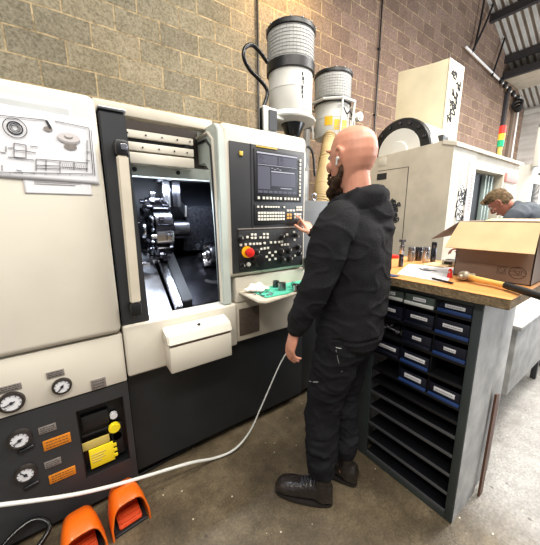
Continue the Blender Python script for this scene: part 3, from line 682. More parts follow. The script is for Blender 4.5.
# ================================================================== DRAWINGS ON THE DOOR
def sheet(name, x0, x1, z0, z1, y, m, wav=.0015, tilt=0.):
    bm = bmesh.new(); nx, nz = 26, 16; g = []
    for j in range(nz+1):
        row = []
        for i in range(nx+1):
            u, v = i/nx, j/nz; x = x0+(x1-x0)*u; z = z0+(z1-z0)*v+tilt*u
            d = abs(noise.noise(V((x*9, z*9, .3))))*wav*2+abs(noise.noise(V((x*23, z*14, 1.3))))*wav
            row.append(bm.verts.new((x, y-d, z)))
        g.append(row)
    for j in range(nz):
        for i in range(nx): bm.faces.new((g[j][i], g[j][i+1], g[j+1][i+1], g[j+1][i]))
    r = bmesh.ops.extrude_face_region(bm, geom=bm.faces[:])
    for e in r['geom']:
        if isinstance(e, bmesh.types.BMVert): e.co.y -= .0004
    bmesh.ops.recalc_face_normals(bm, faces=bm.faces[:])
    me = bpy.data.meshes.new(name); bm.to_mesh(me); bm.free(); return link(name, me, m, None, True)
o = sheet('plastic_wallet', -.3, .072, 1.6, 1.874, 1.4445, PAPER2, .0002); tag(o, 'grey translucent document wallet behind the technical drawings', 'wallet')
o = sheet('note_sheet', -.112, .105, 1.535, 1.62, 1.4435, PAPER, .0003); tag(o, 'small white note sheet sticking out below the technical drawing', 'paper')
MB().box((-.08, 1.4412, 1.578), (.07, 1.4425, 1.582)).box((-.08, 1.4412, 1.571), (.05, 1.4425, 1.5735)).build('printed_lines', INKG, o)
dr = sheet('technical_drawing', -.3, .135, 1.592, 1.842, 1.4415, PAPER, .0012, -.012)
tag(dr, 'creased white technical drawing of a flanged part on the cream door', 'drawing')
def px3(x, y): 
    q = aY(x, y, 1.438); return q.x, q.z
ylo = 1.4372
mb = MB()
def ln(a, c, w=.0011):
    a, c = px3(*a), px3(*c); mb.tube([(a[0], ylo, a[1]), (c[0], ylo, c[1])], w, n=4, sm=1, cap=False)
def ell(cx, cy, rx, ry, w=.0012, n=28):
    x, z = px3(cx, cy); mb.tube([(x+rx*math.cos(2*PI*k/n), ylo, z+ry*math.sin(2*PI*k/n)) for k in range(n+1)], w, n=4, sm=1, cap=False)
for r, w in ((.033, .0011), (.021, .002), (.014, .0012), (.009, .001)): ell(15, 128, r, r, w)
for seg in (((-4, 115), (45, 120)), ((55, 121), (89, 128)), ((89, 128), (93, 174)), ((-4, 172), (93, 174)), ((91, 129), (95, 176)), ((14, 143), (26, 145)), ((14, 143), (14, 157)), ((26, 145), (26, 158)), ((14, 150), (26, 151)), ((8, 148), (14, 148)), ((26, 151), (36, 153)), ((14, 157), (26, 158)), ((6, 146), (6, 152)), ((8, 157), (34, 160)), ((36, 159), (88, 163)), ((36, 159), (36, 171)), ((60, 161), (60, 173)), ((36, 165), (60, 166)), ((46, 160), (46, 171)), ((36, 168), (60, 169)), ((61, 167), (88, 169)), ((74, 162), (74, 170)), ((0, 152), (6, 153)), ((30, 146), (38, 147)), ((2, 165), (2, 171)), ((16, 170), (22, 171)), ((87, 140), (87, 172)), ((86, 152), (90, 152)), ((86, 160), (90, 161))): ln(*seg)
for k in range(12): ln((62+k*2.1, 163.6+k*.15), (63.4+k*2.1, 168.5+k*.1), .0005)
for k in range(8): ln((-2+k*12, 172+k*.25), (-2+k*12, 174+k*.25), .0005)
mb.build('drawing_lines', INK, dr)
# shaded views of the part
def disc(mb, cx, cy, rx, rz, y, n=26):
    x, z = px3(cx, cy); mb.prism([(x+rx*math.cos(2*PI*k/n), y, z+rz*math.sin(2*PI*k/n)) for k in range(n)], (0, .0008, 0))
mb = MB(); disc(mb, 70.5, 143.5, .021, .012, 1.4374); disc(mb, 70.5, 147, .021, .011, 1.4376); mb.build('flange_lower_hub', GREYLAB, dr)  # dark lower hub of the printed part
mb = MB(); disc(mb, 69, 139.3, .037, .017, 1.4369); mb.build('flange_rim', INKG, dr)
mb = MB(); disc(mb, 69, 137.5, .036, .017, 1.4365); disc(mb, 68.5, 135, .0145, .0095, 1.4358); mb.build('flange_view', INKL, dr)
mb = MB(); disc(mb, 68.5, 137.0, .0145, .009, 1.4362); mb.build('shaded_side', GREYLAB, dr)
mb = MB(); disc(mb, 48, 129, .014, .009, 1.4372); mb.build('shaded_hub', GREYLAB, dr)
mb = MB(); x, z = px3(47, 122); mb.prism([(x-.006, 1.4366, z+.006), (x+.002, 1.4366, z+.006), (x+.013, 1.4366, z-.02), (x+.004, 1.4366, z-.024)], (0, .0006, 0)); mb.build('keyway_view', INK, dr)

# ================================================================== SHELF CLUTTER
zt = .9995
mt = MB().prism([(.86, 1.43, zt), (.85, 1.24, zt), (1.0, 1.235, zt), (1.12, 1.275, zt), (1.31, 1.31, zt), (1.31, 1.44, zt)], (0, 0, .006), .002).build('rubber_mat', GREEN)
tag(mt, 'sea green rubber mat on the shelf below the control panel', 'mat')
mb = MB(); cx_, cy_ = .865, 1.38
for (dx, dy, dz, r) in ((0, 0, .014, .04), (.045, .02, .014, .036), (-.035, .02, .012, .028), (.02, -.03, .012, .03), (.07, -.01, .012, .028), (.035, .01, .024, .03), (0, .03, .02, .024)):
    mb.sph((cx_+dx, cy_+dy, zt+.006+dz), (r, r*.8, dz*1.02))
o = remesh('cloth', mb, .005, mat('white_rag', (236, 232, 222), .9, var=.06, bump=.4), None, 1, .5, lambda c: .004*noise.noise(c*38)); tag(o, 'crumpled white rag at left end of the green mat', 'cloth')
for px, py, r, hgt, lab, m in ((282, 286, .024, .045, 'dull steel ring standing at the back of the green mat', STEEL2), (296, 286, .026, .035, 'dull steel bush beside the man\'s sleeve on the green mat', STEEL), (276, 283, .02, .04, 'small steel sleeve leftmost of the metal pieces on the green mat', DSTEEL)):
    q = aZ(px, py+4, zt+.006)
    o = MB().lathe((q.x, min(q.y, 1.42), zt+.0062), [(r*.6, 0), (r, 0), (r, hgt), (r*.7, hgt), (r*.6, hgt*.6)], n=24).build('metal_bush', m, None, 'auto'); tag(o, lab, 'metal part')
o = MB().lathe((1.12, 1.33, zt+.0062), [(.03, 0), (.032, .004), (.015, .008), (.012, .03), (.004, .034)], n=20).build('green_cap', GREEN, None, 'auto'); tag(o, 'small green plastic cap lying on the green mat', 'cap')
mb = MB()
for k in range(14):
    x, y = random.uniform(.83, .93), random.uniform(1.25, 1.32); mb.tube([(x, y, zt+.004), (x+random.uniform(-.015, .015), y+.01, zt+.007), (x+random.uniform(-.02, .02), y+random.uniform(-.02, .02), zt+.004)], .0018, n=5)
for v in mb.bm.verts: v.co.z += .003
o = mb.build('metal_chips', DSTEEL, None); tag(o, 'dark curled metal chips at left front corner of the shelf', 'swarf', kind='stuff')

# ================================================================== CABLE + PEDALS
q = [aY(-30, 508, 1.36), aY(0, 505, 1.36), aY(60, 497, 1.36), aY(100, 489, 1.36), aY(140, 478, 1.36), aY(190, 463, 1.36)]
q += [aZ(215, 458, .02), aZ(235, 449, .03), aY(250, 431, 1.36), aY(262, 405, 1.36), aY(280, 364, 1.36), aY(292, 342, 1.36), V((1.2, 1.40, .78)), V((1.22, 1.453, .80))]
tag(MB().tube(q, [.0085]*6+[.0075, .0065, .0055, .0045, .0042, .004, .004, .004], n=12).build('air_hose', mat('white_hose', (222, 222, 216), .4), None, True), 'long white hose looping down across the dark front of the lathe', 'hose')
def pedal(px, py, rot, label):
    base = aZ(px, py, 0)
    t = thing('foot_pedal', label, 'foot pedal', base, 'foot pedals by the lathe')
    M = Matrix.Translation(base) @ Matrix.Rotation(rot, 4, 'Z')
    # hood: arch section lofted from the open mouth (local -Y) to the back
    bm = bmesh.new(); rings = []
    for (y, hw, hh, th) in ((-.105, .080, .15, 0), (-.06, .079, .165, 0), (0, .075, .163, 0), (.06, .066, .14, 0), (.10, .048, .095, 0)):
        for inner in (0,):
            r = []
            for k in range(17):
                a = PI*k/16; ca, sa = math.cos(a), math.sin(a)
                x = math.copysign(abs(ca)**.55, ca)*hw*(1 if sa > .2 else 1.05); z = abs(sa)**.6*hh
                r.append(bm.verts.new((x, y+(.02*z/.15 if y < -.05 else 0), z)))
            rings.append(r)
    for a_, b_ in zip(rings, rings[1:]):
        for k in range(16): bm.faces.new((a_[k], a_[k+1], b_[k+1], b_[k]))
    bm.faces.new(rings[-1])
    bmesh.ops.recalc_face_normals(bm, faces=bm.faces[:])
    me = bpy.data.meshes.new('h'); bm.to_mesh(me); bm.free()
    o = bpy.data.objects.new('h', me); COL.objects.link(o); s_ = o.modifiers.new('s', 'SOLIDIFY'); s_.thickness = .008; s_.offset = -1
    bv = o.modifiers.new('b', 'BEVEL'); bv.width = .002; bv.segments = 2; bv.limit_method = 'ANGLE'; bv.angle_limit = math.radians(50)
    dg = bpy.context.evaluated_depsgraph_get(); dg.update(); nm = bpy.data.meshes.new_from_object(o.evaluated_get(dg)); bpy.data.objects.remove(o)
    nm.transform(M); link('hood', nm, ORANGE, t, 'auto', 50)
    MB().box((-.07, -.095, 0), (.07, .1, .012), .003, M=M).build('base', DARKP2, t)
    mb = MB().prism([(-.05, -.085, .03), (-.05, .05, .07), (-.05, .05, .058), (-.05, -.085, .016)], (.1, 0, 0), .004)
    for v in mb.bm.verts: v.co = M @ v.co
    tr_ = mb.build('treadle', DKORANGE, t)
    mb = MB()
    for k in range(5):
        y = -.075+k*.022; z = .034+(y+.085)*.3; mb.box((-.042, y, z-.003), (.042, y+.009, z+.006), .002)
    for v in mb.bm.verts: v.co = M @ v.co
    mb.build('treadle_ribs', RED if False else DKORANGE, tr_)
    MB().box((-.055, .04, .012), (.055, .095, .055), .004, M=M).build('switch_block', BLACKR, t)
    mb = MB().prism([(-.03, -.115, .148), (.03, -.115, .148), (.03, -.02, .152), (-.03, -.02, .152)], (0, 0, .001))
    return t
pedal(127, 513, .10, 'orange foot pedal on the right, by the lathe base')
pedal(83, 545, .10, 'orange foot pedal on the left, cut by the bottom of the photo')
q = [V((-.5, 1.50, .012)), V((-.2, 1.53, .012)), V((.1, 1.53, .012)), V((.3, 1.54, .012)), V((.55, 1.57, .012))]
tag(MB().tube(q, .008, n=8).build('pedal_cable', BLACKR, None, True), 'black cable lying on the floor along the lathe base behind the pedals', 'cable')
q = [V((-.40, 1.3, .02)), V((-.3, 1.33, .05)), V((-.22, 1.4, .09)), V((-.28, 1.45, .12)), V((-.38, 1.42, .09)), V((-.42, 1.36, .03))]
tag(MB().tube(q, .011, n=8).build('hose_loop', SHINYBLK, None, True), 'looped shiny black hose in the bottom left corner beside the orange pedals', 'hose')

# ================================================================== BIN CABINET
CXF = 1.325
cab = thing('parts_cabinet', 'grey steel cabinet with rows of dark small-parts bins under the worktop', 'cabinet', (1.6, .65, 0))
Y0c, Y1c, ZC = .39, 1.02, 1.095
mb = MB().box((CXF+.004, Y0c, .0), (1.596, Y0c+.012, ZC)).box((CXF+.004, Y1c-.012, 0), (1.6, Y1c, ZC)).box((1.588, Y0c+.012, 0), (1.6, Y1c-.012, ZC)).box((CXF+.004, Y0c+.012, ZC-.01), (1.588, Y1c-.012, ZC))
P(mb, 'shell', GALV, cab, lab='galvanised grey side')
cols = (.42, .566, .716, .866)
mb = MB().box((CXF, Y0c, 0), (CXF+.012, .424, ZC), .002).box((CXF, .868, 0), (CXF+.012, Y1c, ZC), .002).box((CXF, .424, ZC-.02), (CXF+.012, .868, ZC), .002).box((CXF, .424, 0), (CXF+.012, .868, .045), .002)
P(mb, 'front_frame', CABF, cab)
levels = [1.022, .918, .814, .709, .602, .53, .455, .355, .25, .147, .047]
mbs = []
for z in levels:
    s_ = P(MB().box((CXF+.006, .4235, z-.008), (1.585, .8685, z)), 'shelf', SHELFD, cab)
    P(MB().box((CXF-.001, .4245, z-.014), (CXF+.006, .8675, z+.002), .002), 'shelf_lip', EDGE if z < .5 else SHELFD, s_)
for z0, z1 in ((1.022, 1.075), (.918, 1.008), (.814, .904), (.709, .8), (.602, .695)):
    for y in cols[1:3]: P(MB().box((CXF+.008, y-.002, z0), (1.58, y+.002, z1)), 'divider', SHELFD, cab)
def sbin(ci, zb, m, hgt=.066, out=0., lw=.04, ledge=BLUE, lz=None, lh=.008):
    y0, y1 = cols[2-ci]+.006, cols[3-ci]-.006; x = CXF+.004-out
    b_ = P(MB().box((x, y0, zb+.012), (x+.004, y1, zb+hgt), .002).box((x, y0, zb+.001), (x+.22, y1, zb+.005)).box((x, y0, zb+.001), (x+.22, y0+.003, zb+hgt)).box((x, y1-.003, zb+.001), (x+.22, y1, zb+hgt)).box((x+.217, y0, zb+.001), (x+.22, y1, zb+hgt)), 'bin', m, cab)
    P(MB().box((x-.012, y0, zb+.0005), (x+.0, y1, zb+.016), .003), 'bin_lip', ledge, b_)
    yc = (y0+y1)/2+.0; z = zb+hgt*.62 if lz is None else lz
    l_ = P(MB().box((x-.002, yc-lw, z-lh), (x+.001, yc+lw, z+lh), .0008), 'bin_label', PAPER, b_)
    mb = MB(); yy = yc+lw*.8
    while yy > yc-lw*.8:
        w = random.uniform(.003, .008); mb.box((x-.0024, max(yy-w, yc-lw*.85), z-.002), (x-.002, yy, z+.002)); yy -= w+.002
    P(mb, 'label_text', INKG, l_)
sbin(0, 1.022, CABB, .05, .006, .025, mat('pale_bin_edge', (206, 208, 202), .4, .1))
sbin(1, 1.022, CABB, .052, .012, .03, mat('pale_bin_edge2', (210, 212, 206), .4, .1))
sbin(2, 1.022, NAVY, .05, 0, .04)
sbin(0, .918, NAVY, .07, 0, .03, NAVY); sbin(1, .918, NAVY, .07, 0, .04, NAVY); sbin(2, .918, NAVY, .07, 0, .04)
sbin(1, .814, NAVY, .065, 0, .022, NAVY); sbin(2, .814, NAVY, .065, 0, .025)
sbin(0, .709, NAVY, .065, 0, .05, NAVY, lh=.009); sbin(1, .709, NAVY, .065, 0, .05, lh=.01)
sbin(1, .602, NAVY, .065, 0, .042, lh=.011); sbin(2, .602, NAVY, .065, 0, .045, lh=.011)
mb = MB()
for k in range(26):
    mb.cyl((CXF+.03+random.random()*.05, .73+random.random()*.12, .822+random.random()*.02), (CXF+.035+random.random()*.05, .73+random.random()*.12, .826+random.random()*.03), .006, n=8)
o = mb.build('loose_fittings', STEEL2, None); tag(o, 'heap of small steel fittings in an open bay, third row of the cabinet', 'fittings', kind='stuff')
# second cabinet behind
cb2 = thing('steel_cabinet', 'plain galvanised cabinet standing back to back behind the bin cabinet', 'cabinet', (1.72, .65, 0))
P(MB().box((1.632, .400, 0), (1.82, 1.02, ZC), .004), 'shell', GALV, cb2)
P(MB().box((1.82, .42, .1), (1.832, .90, 1.03), .003), 'door', GALV, cb2)
P(MB().box((1.832, .45, .55), (1.85, .465, .65), .003), 'handle', DSTEEL, cb2)
# leaning brown board
mb = MB().prism([(1.585, .374, .0), (1.63, .374, .0), (1.70, .385, .50), (1.69, .386, .555), (1.64, .386, .57)], (0, -.010, 0), .002)
tag(mb.build('brown_board', BROWNB, None), 'narrow brown board leaning against the grey side of the cabinets', 'board')
# worktop
wm = mat('chipboard_top', (206, 138, 74), .4, c2=(226, 164, 98), vscale=4)
nt = wm.node_tree; n_ = [n for n in nt.nodes if n.type == 'TEX_NOISE'][0]; mp = nt.nodes.new('ShaderNodeMapping'); mp.inputs['Scale'].default_value = (6, .7, 6)
tcc = nt.nodes.new('ShaderNodeTexCoord'); nt.links.new(tcc.outputs['Object'], mp.inputs[0]); nt.links.new(mp.outputs[0], n_.inputs['Vector'])
wt = thing('worktop', 'orange-brown chipboard worktop with raw edge on the cabinets', 'worktop', (1.6, .7, ZC))
P(MB().prism([(1.29, .302, 1.1), (1.86, .302, 1.1), (2.02, .62, 1.1), (2.02, 1.22, 1.1), (1.29, 1.22, 1.1)], (0, 0, .04), .002), 'board', mat('raw_chipboard_edge', (136, 116, 88), .9, var=.35, vscale=60, bump=.6, bscale=120), wt)
P(MB().prism([(1.289, .301, 1.1398), (1.861, .301, 1.1398), (2.021, .62, 1.1398), (2.021, 1.221, 1.1398), (1.289, 1.221, 1.1398)], (0, 0, .0018)), 'surface', wm, wt)
P(MB().box((1.60, 1.06, 0), (1.66, 1.12, 1.1), .004).box((1.32, 1.14, 0), (1.38, 1.2, 1.1), .004).box((1.79, 1.14, 0), (1.85, 1.2, 1.1), .004), 'leg', DARKP, wt)
ZW = 1.142
# cardboard box
bx = thing('cardboard_box', 'open brown cardboard box with its long flap hanging over the front', 'box', (1.8, .47, ZW))
bx0, bx1, by0, by1, bz = 1.60, 1.92, .318, .622, 1.412
th = .004
mb = MB().box((bx0, by0, ZW), (bx1, by1, ZW+th)).box((bx0, by0, ZW), (bx0+th, by1, bz)).box((bx1-th, by0, ZW), (bx1, by1, bz)).box((bx0, by0, ZW), (bx1, by0+th, bz)).box((bx0, by1-th, ZW), (bx1, by1, bz))
body = P(mb, 'body', CARD, bx)
def flap(pts, n, m=CARDL):
    f_ = V(pts[1])-V(pts[0]); g_ = V(pts[3])-V(pts[0]); nn = f_.cross(g_).normalized()*.004
    P(MB().prism(pts, nn), n, m, bx)
flap([(bx0, by1, bz), (bx0, by0, bz), (bx0-.085, by0-.012, bz-.122), (bx0-.085, by1+.02, bz-.122)], 'front_flap')
flap([(bx0+.01, by1, bz), (bx1-.01, by1, bz), (bx1-.02, by1+.13, bz-.085), (bx0-.0, by1+.125, bz-.095)], 'side_flap', CARD)
flap([(bx1, by0, bz), (bx1, by1, bz), (bx1+.11, by1, bz+.01), (bx1+.11, by0, bz+.01)], 'back_flap')
flap([(bx1-.01, by0, bz), (bx0+.01, by0, bz), (bx0+.01, by0-.09, bz-.1), (bx1-.01, by0-.09, bz-.1)], 'end_flap')
mb = MB(); yq, zq = .392, 1.232
q = aX(517.5, 273, bx0); yq, zq = q.y, q.z
mb.tube([(bx0-.001, yq+.030*math.cos(k*PI/14), zq+.026*math.sin(k*PI/14)) for k in range(29)], .0012, n=4, sm=1, cap=False)
for s_ in (-1, 1): mb.tube([(bx0-.001, yq+s_*.028, zq+.008*0), (bx0-.001, yq, zq+.024), ], .0008, n=4, sm=1, cap=False)
mb.tube([(bx0-.001, yq-.026, zq-.011), (bx0-.001, yq+.026, zq-.011)], .0008, n=4, sm=1, cap=False)
text_mb(mb, '✱IZI'.replace('✱', '*'), ons(bx0-.0012, yq, zq), .021, .0005)
q = aX(501.5, 270, bx0)
mb.tube([(bx0-.001, q.y+.012*math.cos(k*PI/10), q.z+.012*math.sin(k*PI/10)) for k in range(21)], .0009, n=4, sm=1, cap=False)
for a_, b_ in (((.016, .017), (-.016, .017)), ((-.016, .017), (-.016, -.017)), ((-.016, -.017), (.016, -.017)), ((.016, -.017), (.016, .017)), ((-.008, -.008), (.008, .008))):
    mb.tube([(bx0-.001, q.y+a_[0], q.z+a_[1]), (bx0-.001, q.y+b_[0], q.z+b_[1])], .0007, n=4, sm=1, cap=False)
P(mb, 'printed_mark', mat('brown_ink', (74, 52, 44), .8), body)
# hammer
hm = thing('hammer', 'round-faced hammer with yellow wooden handle and black grip across the worktop', 'hammer', (1.45, .45, ZW))
h0, h1, h2, h3 = aZ(459, 276, 1.166), aZ(474, 277, 1.165), aZ(506, 285.5, 1.162), V((1.30, .165, 1.160))
d = (h3-h1).normalized(); sd = d.cross(V((0, 0, 1))).normalized()
hc = aZ(468, 276.5, 1.166)
P(MB().tube([hc-sd*.0+d*-.03, hc+d*-.012, hc+d*.004], [.021, .023, .014], n=16).cyl(hc-sd*.03, hc+sd*.03, .015, n=18, bev=.003).sph(hc+sd*.035, (.012, .012, .012)), 'head', mat('worn_hide_steel', (176, 164, 144), .45, .5, var=.2, vscale=40), hm)
P(MB().tube([hc+d*.0, hc+d*.05, hc+(h2-hc)*.6, h2], [(.012, .009), (.013, .010), (.011, .0125), (.012, .014)], n=16), 'handle', WOODH, hm)
P(MB().tube([h2-d*.001, h2+(h3-h2)*.3, h2+(h3-h2)*.8, h3], [(.0135, .0145), (.0145, .016), (.014, .016), (.015, .0165)], n=16), 'grip', BLACKR, hm)
# paper and printed sheet
pp = [aZ(397, 274, ZW), aZ(447, 283, ZW), aZ(455, 268, ZW), aZ(409, 264, ZW)]
o = MB().prism(pp, (0, 0, .001)).build('print_sheet', PAPER); tag(o, 'white sheet with a dark three-dimensional part drawing on the worktop', 'paper')
mb = MB(); c = aZ(425, 270, ZW+.0012)
ud, vd = (pp[1]-pp[0]).normalized(), (pp[3]-pp[0]).normalized()
for a_, b_, s_ in ((0, 0, .034), (-.04, .03, .018), (.045, .02, .022), (.0, .05, .02)):
    cc = c+ud*a_+vd*b_; mb.prism([cc+ud*s_*math.cos(k*PI/5)+vd*s_*.7*math.sin(k*PI/5) for k in range(10)], (0, 0, .0005))
mb.build('part_drawing', INKG if False else DARKP, o)
mb = MB()
for k in range(4): a_ = pp[0]+ud*(.09+.0*k)+vd*(.03+.02*k); mb.tube([a_+ud*.05+V((0, 0, .0015)), a_+ud*.1+V((0, 0, .0015))], .0008, n=4, sm=1)
mb.build('drawing_notes', INKG, o)
# steel bar at the front edge, blue strip
a_, b_ = aZ(433, 279.5, ZW), aZ(452, 284, ZW)
tag(MB().tube([a_+V((0, 0, .005)), b_+V((0, 0, .005))], [(.004, .009)]*2, n=8, sm=1, ref=(0, 0, 1)).build('flat_tool', DSTEEL), 'short dark flat steel tool at front edge of the worktop', 'tool')
a_, b_ = aZ(384, 269, ZW), aZ(398, 272, ZW)
tag(MB().box((1.30, .765, ZW), (1.345, .86, ZW+.004), .001).build('blue_ruler', BLUE), 'flat blue plastic strip at the worktop front beside the man', 'ruler')
# round steel parts
def upright(px, pyb, pyt, r, lab, m=STEEL2, top=False, name='steel_cylinder'):
    q = aZ(px, pyb, ZW); d_ = V((q.x, q.y, 0)).normalized(); c = q+d_*r
    t_ = aX(px, pyt, c.x).z
    ht = max(.02, t_-ZW)
    prof = [(r*.96, 0), (r, .003), (r, ht*.68), (r*.9, ht*.7), (r*.9, ht*.74), (r, ht*.76), (r, ht-.003), (r*.94, ht), (r*.55, ht), (r*.5, ht*.8)]
    o = MB().lathe((c.x, c.y, ZW+.0005), prof, n=26).build(name, m, None, 'auto'); tag(o, lab, 'steel part', 'turned steel parts on the worktop'); return c, ht
c, ht = upright(400.5, 267, 254, .013, 'slim steel pin nearest the man on the worktop, topped by a T shape', DSTEEL)
o = MB().lathe((c.x, c.y, ZW+ht+.001), [(.012, 0), (.014, .004), (.014, .05), (.010, .052), (.010, .07), (.020, .072), (.020, .086), (.014, .088)], n=22).build('t_headed_pin', STEEL, None, 'auto'); tag(o, 'bright flanged pin standing on top of the slim steel pin', 'steel part')
upright(410.5, 261.5, 247, .020, 'short dull steel cylinder, left one of the clustered three', STEEL2)
upright(418, 261, 247, .022, 'short dull steel cylinder, middle one of the clustered three', DSTEEL)
upright(425, 263, 247, .019, 'bright shiny steel cylinder, right one of the clustered three', STEEL)
upright(432.5, 262.5, 242, .016, 'tall dark steel cylinder at right of the cluster', DSTEEL)
o = MB().box((1.98-.1, .0+.75, ZW), (1.915, .83, ZW+.03), .003)
q = aZ(449, 266, ZW)
o = thing('instrument_case', 'small white case with dark window behind the box corner', 'case', (q.x+.03, q.y, ZW))
P(MB().box((q.x, q.y-.03, ZW), (q.x+.06, q.y+.045, ZW+.035), .004), 'body', WHITE, o); P(MB().box((q.x-.002, q.y-.015, ZW+.01), (q.x+.001, q.y+.03, ZW+.026), .001).box((q.x+.01, q.y-.02, ZW+.034), (q.x+.05, q.y+.03, ZW+.037), .001), 'window', DARKP2, o)
q = aZ(449, 278, ZW)
cl = thing('red_clamp', 'small red plastic spring clamp standing beside the cardboard box', 'clamp', (q.x, q.y, ZW))
P(MB().prism([(q.x, q.y-.012, ZW), (q.x, q.y+.012, ZW), (q.x, q.y+.006, ZW+.045), (q.x, q.y-.004, ZW+.045)], (.012, 0, 0), .002), 'jaw', RED, cl); P(MB().cyl((q.x-.004, q.y+.001, ZW+.03), (q.x+.016, q.y+.001, ZW+.03), .005), 'pivot', STEEL, cl)
q = aZ(392, 254, ZW)
o = MB().cyl((1.90, 1.14, ZW), (1.90, 1.14, ZW+.018), .045, n=28, bev=.004).build('red_dish', RED, None, 'auto'); tag(o, 'round red dish at the back of the worktop close to the man', 'dish')
tag(MB().box((1.76, .74, ZW), (1.9, .86, ZW+.006), .002).build('wood_offcut', CARDL), 'thin pale wood offcut behind the steel cylinders', 'board')

# ================================================================== BENCH + MACHINING CENTRE
bn = thing('steel_bench', 'low pale grey steel bench beyond the cabinets at right edge', 'bench', (2.8, .7, 0))
P(MB().box((2.22, .46, .28), (3.3, .95, .735), .006), 'cabinet_body', GALV, bn)
P(MB().box((2.20, .44, .74), (3.32, .97, .765), .003), 'top', GALV, bn)
for x in (2.26, 3.26):
    for y in (.52, .9): P(MB().box((x-.02, y-.02, 0), (x+.02, y+.02, .28), .003), 'leg', DARKP, bn)
for k in range(3):
    y = .52+k*.14
    tag(MB().box((2.25, y, .7655), (3.2, y+.05, .80), .003).build('flat_bar', STEEL2 if k % 2 else WHITE), ('pale flat bar lying on the steel bench, nearest the floor side', 'dull flat bar lying in the middle of the steel bench', 'pale flat bar lying on the steel bench, furthest back')[k], 'bar')

VX = 3.49
vm = thing('machining_centre', 'cream enclosed milling machine with graffiti-like black stickers beyond the bald man', 'machine tool', (4.6, 2.2, 0))
mb = MB().prism([(VX, 1.5, .1), (VX, 1.5, 2.217), (VX, 1.58, 2.24), (VX, 2.9, 2.17), (VX, 2.9, .1)], (.6, 0, 0))
P(mb, 'left_housing', CREAM2, vm)
mb = MB().box((VX+.6, 1.52, 1.99), (5.75, 2.9, 2.17)).box((VX+.6, 1.52, .1), (5.75, 2.9, .95)).box((5.15, 1.52, .95), (5.75, 2.9, 1.99)).box((VX+.6, 2.3, .95), (5.15, 2.9, 1.99))
P(mb, 'casing', CREAM2, vm)
P(MB().prism([(VX-.01, 1.47, 2.16), (VX-.01, 1.47, 2.2), (VX-.01, 1.62, 2.25), (VX-.01, 1.62, 2.2)], (2.3, 0, 0), .004), 'top_trim', CREAM, vm)
P(MB().box((VX+.1, 1.6, 0), (5.65, 2.8, .1)), 'plinth', BLACKP, vm)
# side door outline and marks
q0, q1 = aX(378, 171, VX), aX(409, 163, VX)
mb = MB().box((VX-.002, q0.y, q0.z-.006), (VX+.001, q1.y, q0.z)).box((VX-.002, q1.y-.004, .4), (VX+.001, q1.y+.004, q0.z)).box((VX-.003, 2.28, 1.90), (VX, 2.42, 1.98))
P(mb, 'access_seam', DARKP, vm)
def sticker(px, py, w, h, ax, v, m, seed):
    q = at(px, py, ax, v); mb = MB(); rnd_ = random.Random(seed)
    for k in range(26):
        a_ = q+V((0, rnd_.uniform(-w, w), rnd_.uniform(-h, h))) if ax == 0 else q+V((rnd_.uniform(-w, w), 0, rnd_.uniform(-h, h)))
        off = V((-.003, 0, 0)) if ax == 0 else V((0, -.003, 0))
        pts = []
        for j in range(4):
            r_ = rnd_.uniform(.3, 1)*w*.5
            pts.append(a_+off+(V((0, r_*1.2*math.cos(j*2), r_*1.2*math.sin(j*2))) if ax == 0 else V((r_*math.cos(j*2), 0, r_*math.sin(j*2)))))
        mb.tube(pts, .009, n=5, sm=2)
    P(mb, 'black_sticker', INK, vm)
sticker(394, 211, .06, .13, 0, VX, INK, 3)
q = aX(383, 161, VX); P(MB().box((VX-.003, q.y-.05, q.z-.06), (VX, q.y+.06, q.z+.04), .001), 'rating_plate', GREYLAB if False else CREAM, vm)
sticker(462.5, 211, .15, .26, 1, 1.5, INK, 5)
P(MB().box((3.72, 1.492, 1.15), (3.86, 1.5, 1.95), .003), 'white_notice', WHITE, vm)
P(MB().box((3.92, 1.482, .95), (4.08, 1.5, 2.05), .003), 'label_column', PAPER, vm)
mb = MB()
for k in range(12): mb.box((3.97, 1.478, 1.5+k*.035), (4.04, 1.482, 1.515+k*.035))
P(mb, 'red_print', mat('faded_red_ink', (190, 130, 120), .7), vm)
P(MB().box((4.095, 1.66, .95), (5.145, 2.28, 1.99)), 'work_chamber', DARKP2, vm)
mb = MB()
for k, w_ in enumerate((.035, .03, .05)):
    x = 4.78+k*.11; mb.box((x, 1.60, .97), (x+w_, 1.65, 1.97), .004)
P(mb, 'chamber_column', GLASSL, vm)
P(MB().box((4.15, 1.56, 1.05), (4.19, 1.6, 1.7), .01).sph((4.27, 1.63, 1.8), (.1, .04, .1)).box((4.22, 1.58, 1.3), (4.36, 1.64, 1.6), .02), 'chamber_fitting', DSTEEL, vm)
P(MB().box((5.2, 1.49, 1.9), (5.7, 1.52, 2.02), .003), 'red_band', mat('pink_red_band', (196, 140, 134), .6), vm)
P(MB().box((5.22, 1.49, 1.2), (5.7, 1.52, 1.86), .006), 'door_panel', GREYGREEN, vm)
# magazine wheel
wc = V((3.64, 2.222, 2.226))
wl = P(MB().lathe((3.64, wc.y, wc.z), [(.28, .0), (.28, -.03), (.395, -.035), (.41, -.02), (.41, .03), (.30, .04)], n=48, axis='X'), 'tool_magazine', BLACKP, vm, lab='black tool magazine ring')
P(MB().lathe((3.625, wc.y, wc.z), [(.10, -.05), (.13, -.045), (.14, -.025), (.285, -.018), (.30, .0), (.30, .012)], n=40, axis='X'), 'magazine_plate', WHITE, wl)
mb = MB()
for k in range(16):
    a_ = 2*PI*k/16; c = V((3.60, wc.y+.355*math.cos(a_), wc.z+.355*math.sin(a_)))
    P(MB().lathe(c, [(.018, -.01), (.026, -.006), (.028, .01)], n=12, axis='X'), 'tool_pocket', DSTEEL, wl)
mb = MB().prism([(3.69, wc.y+.40*math.cos(PI*k/14), wc.z+.40*math.sin(PI*k/14)) for k in range(15)], (.5, 0, 0), .006)
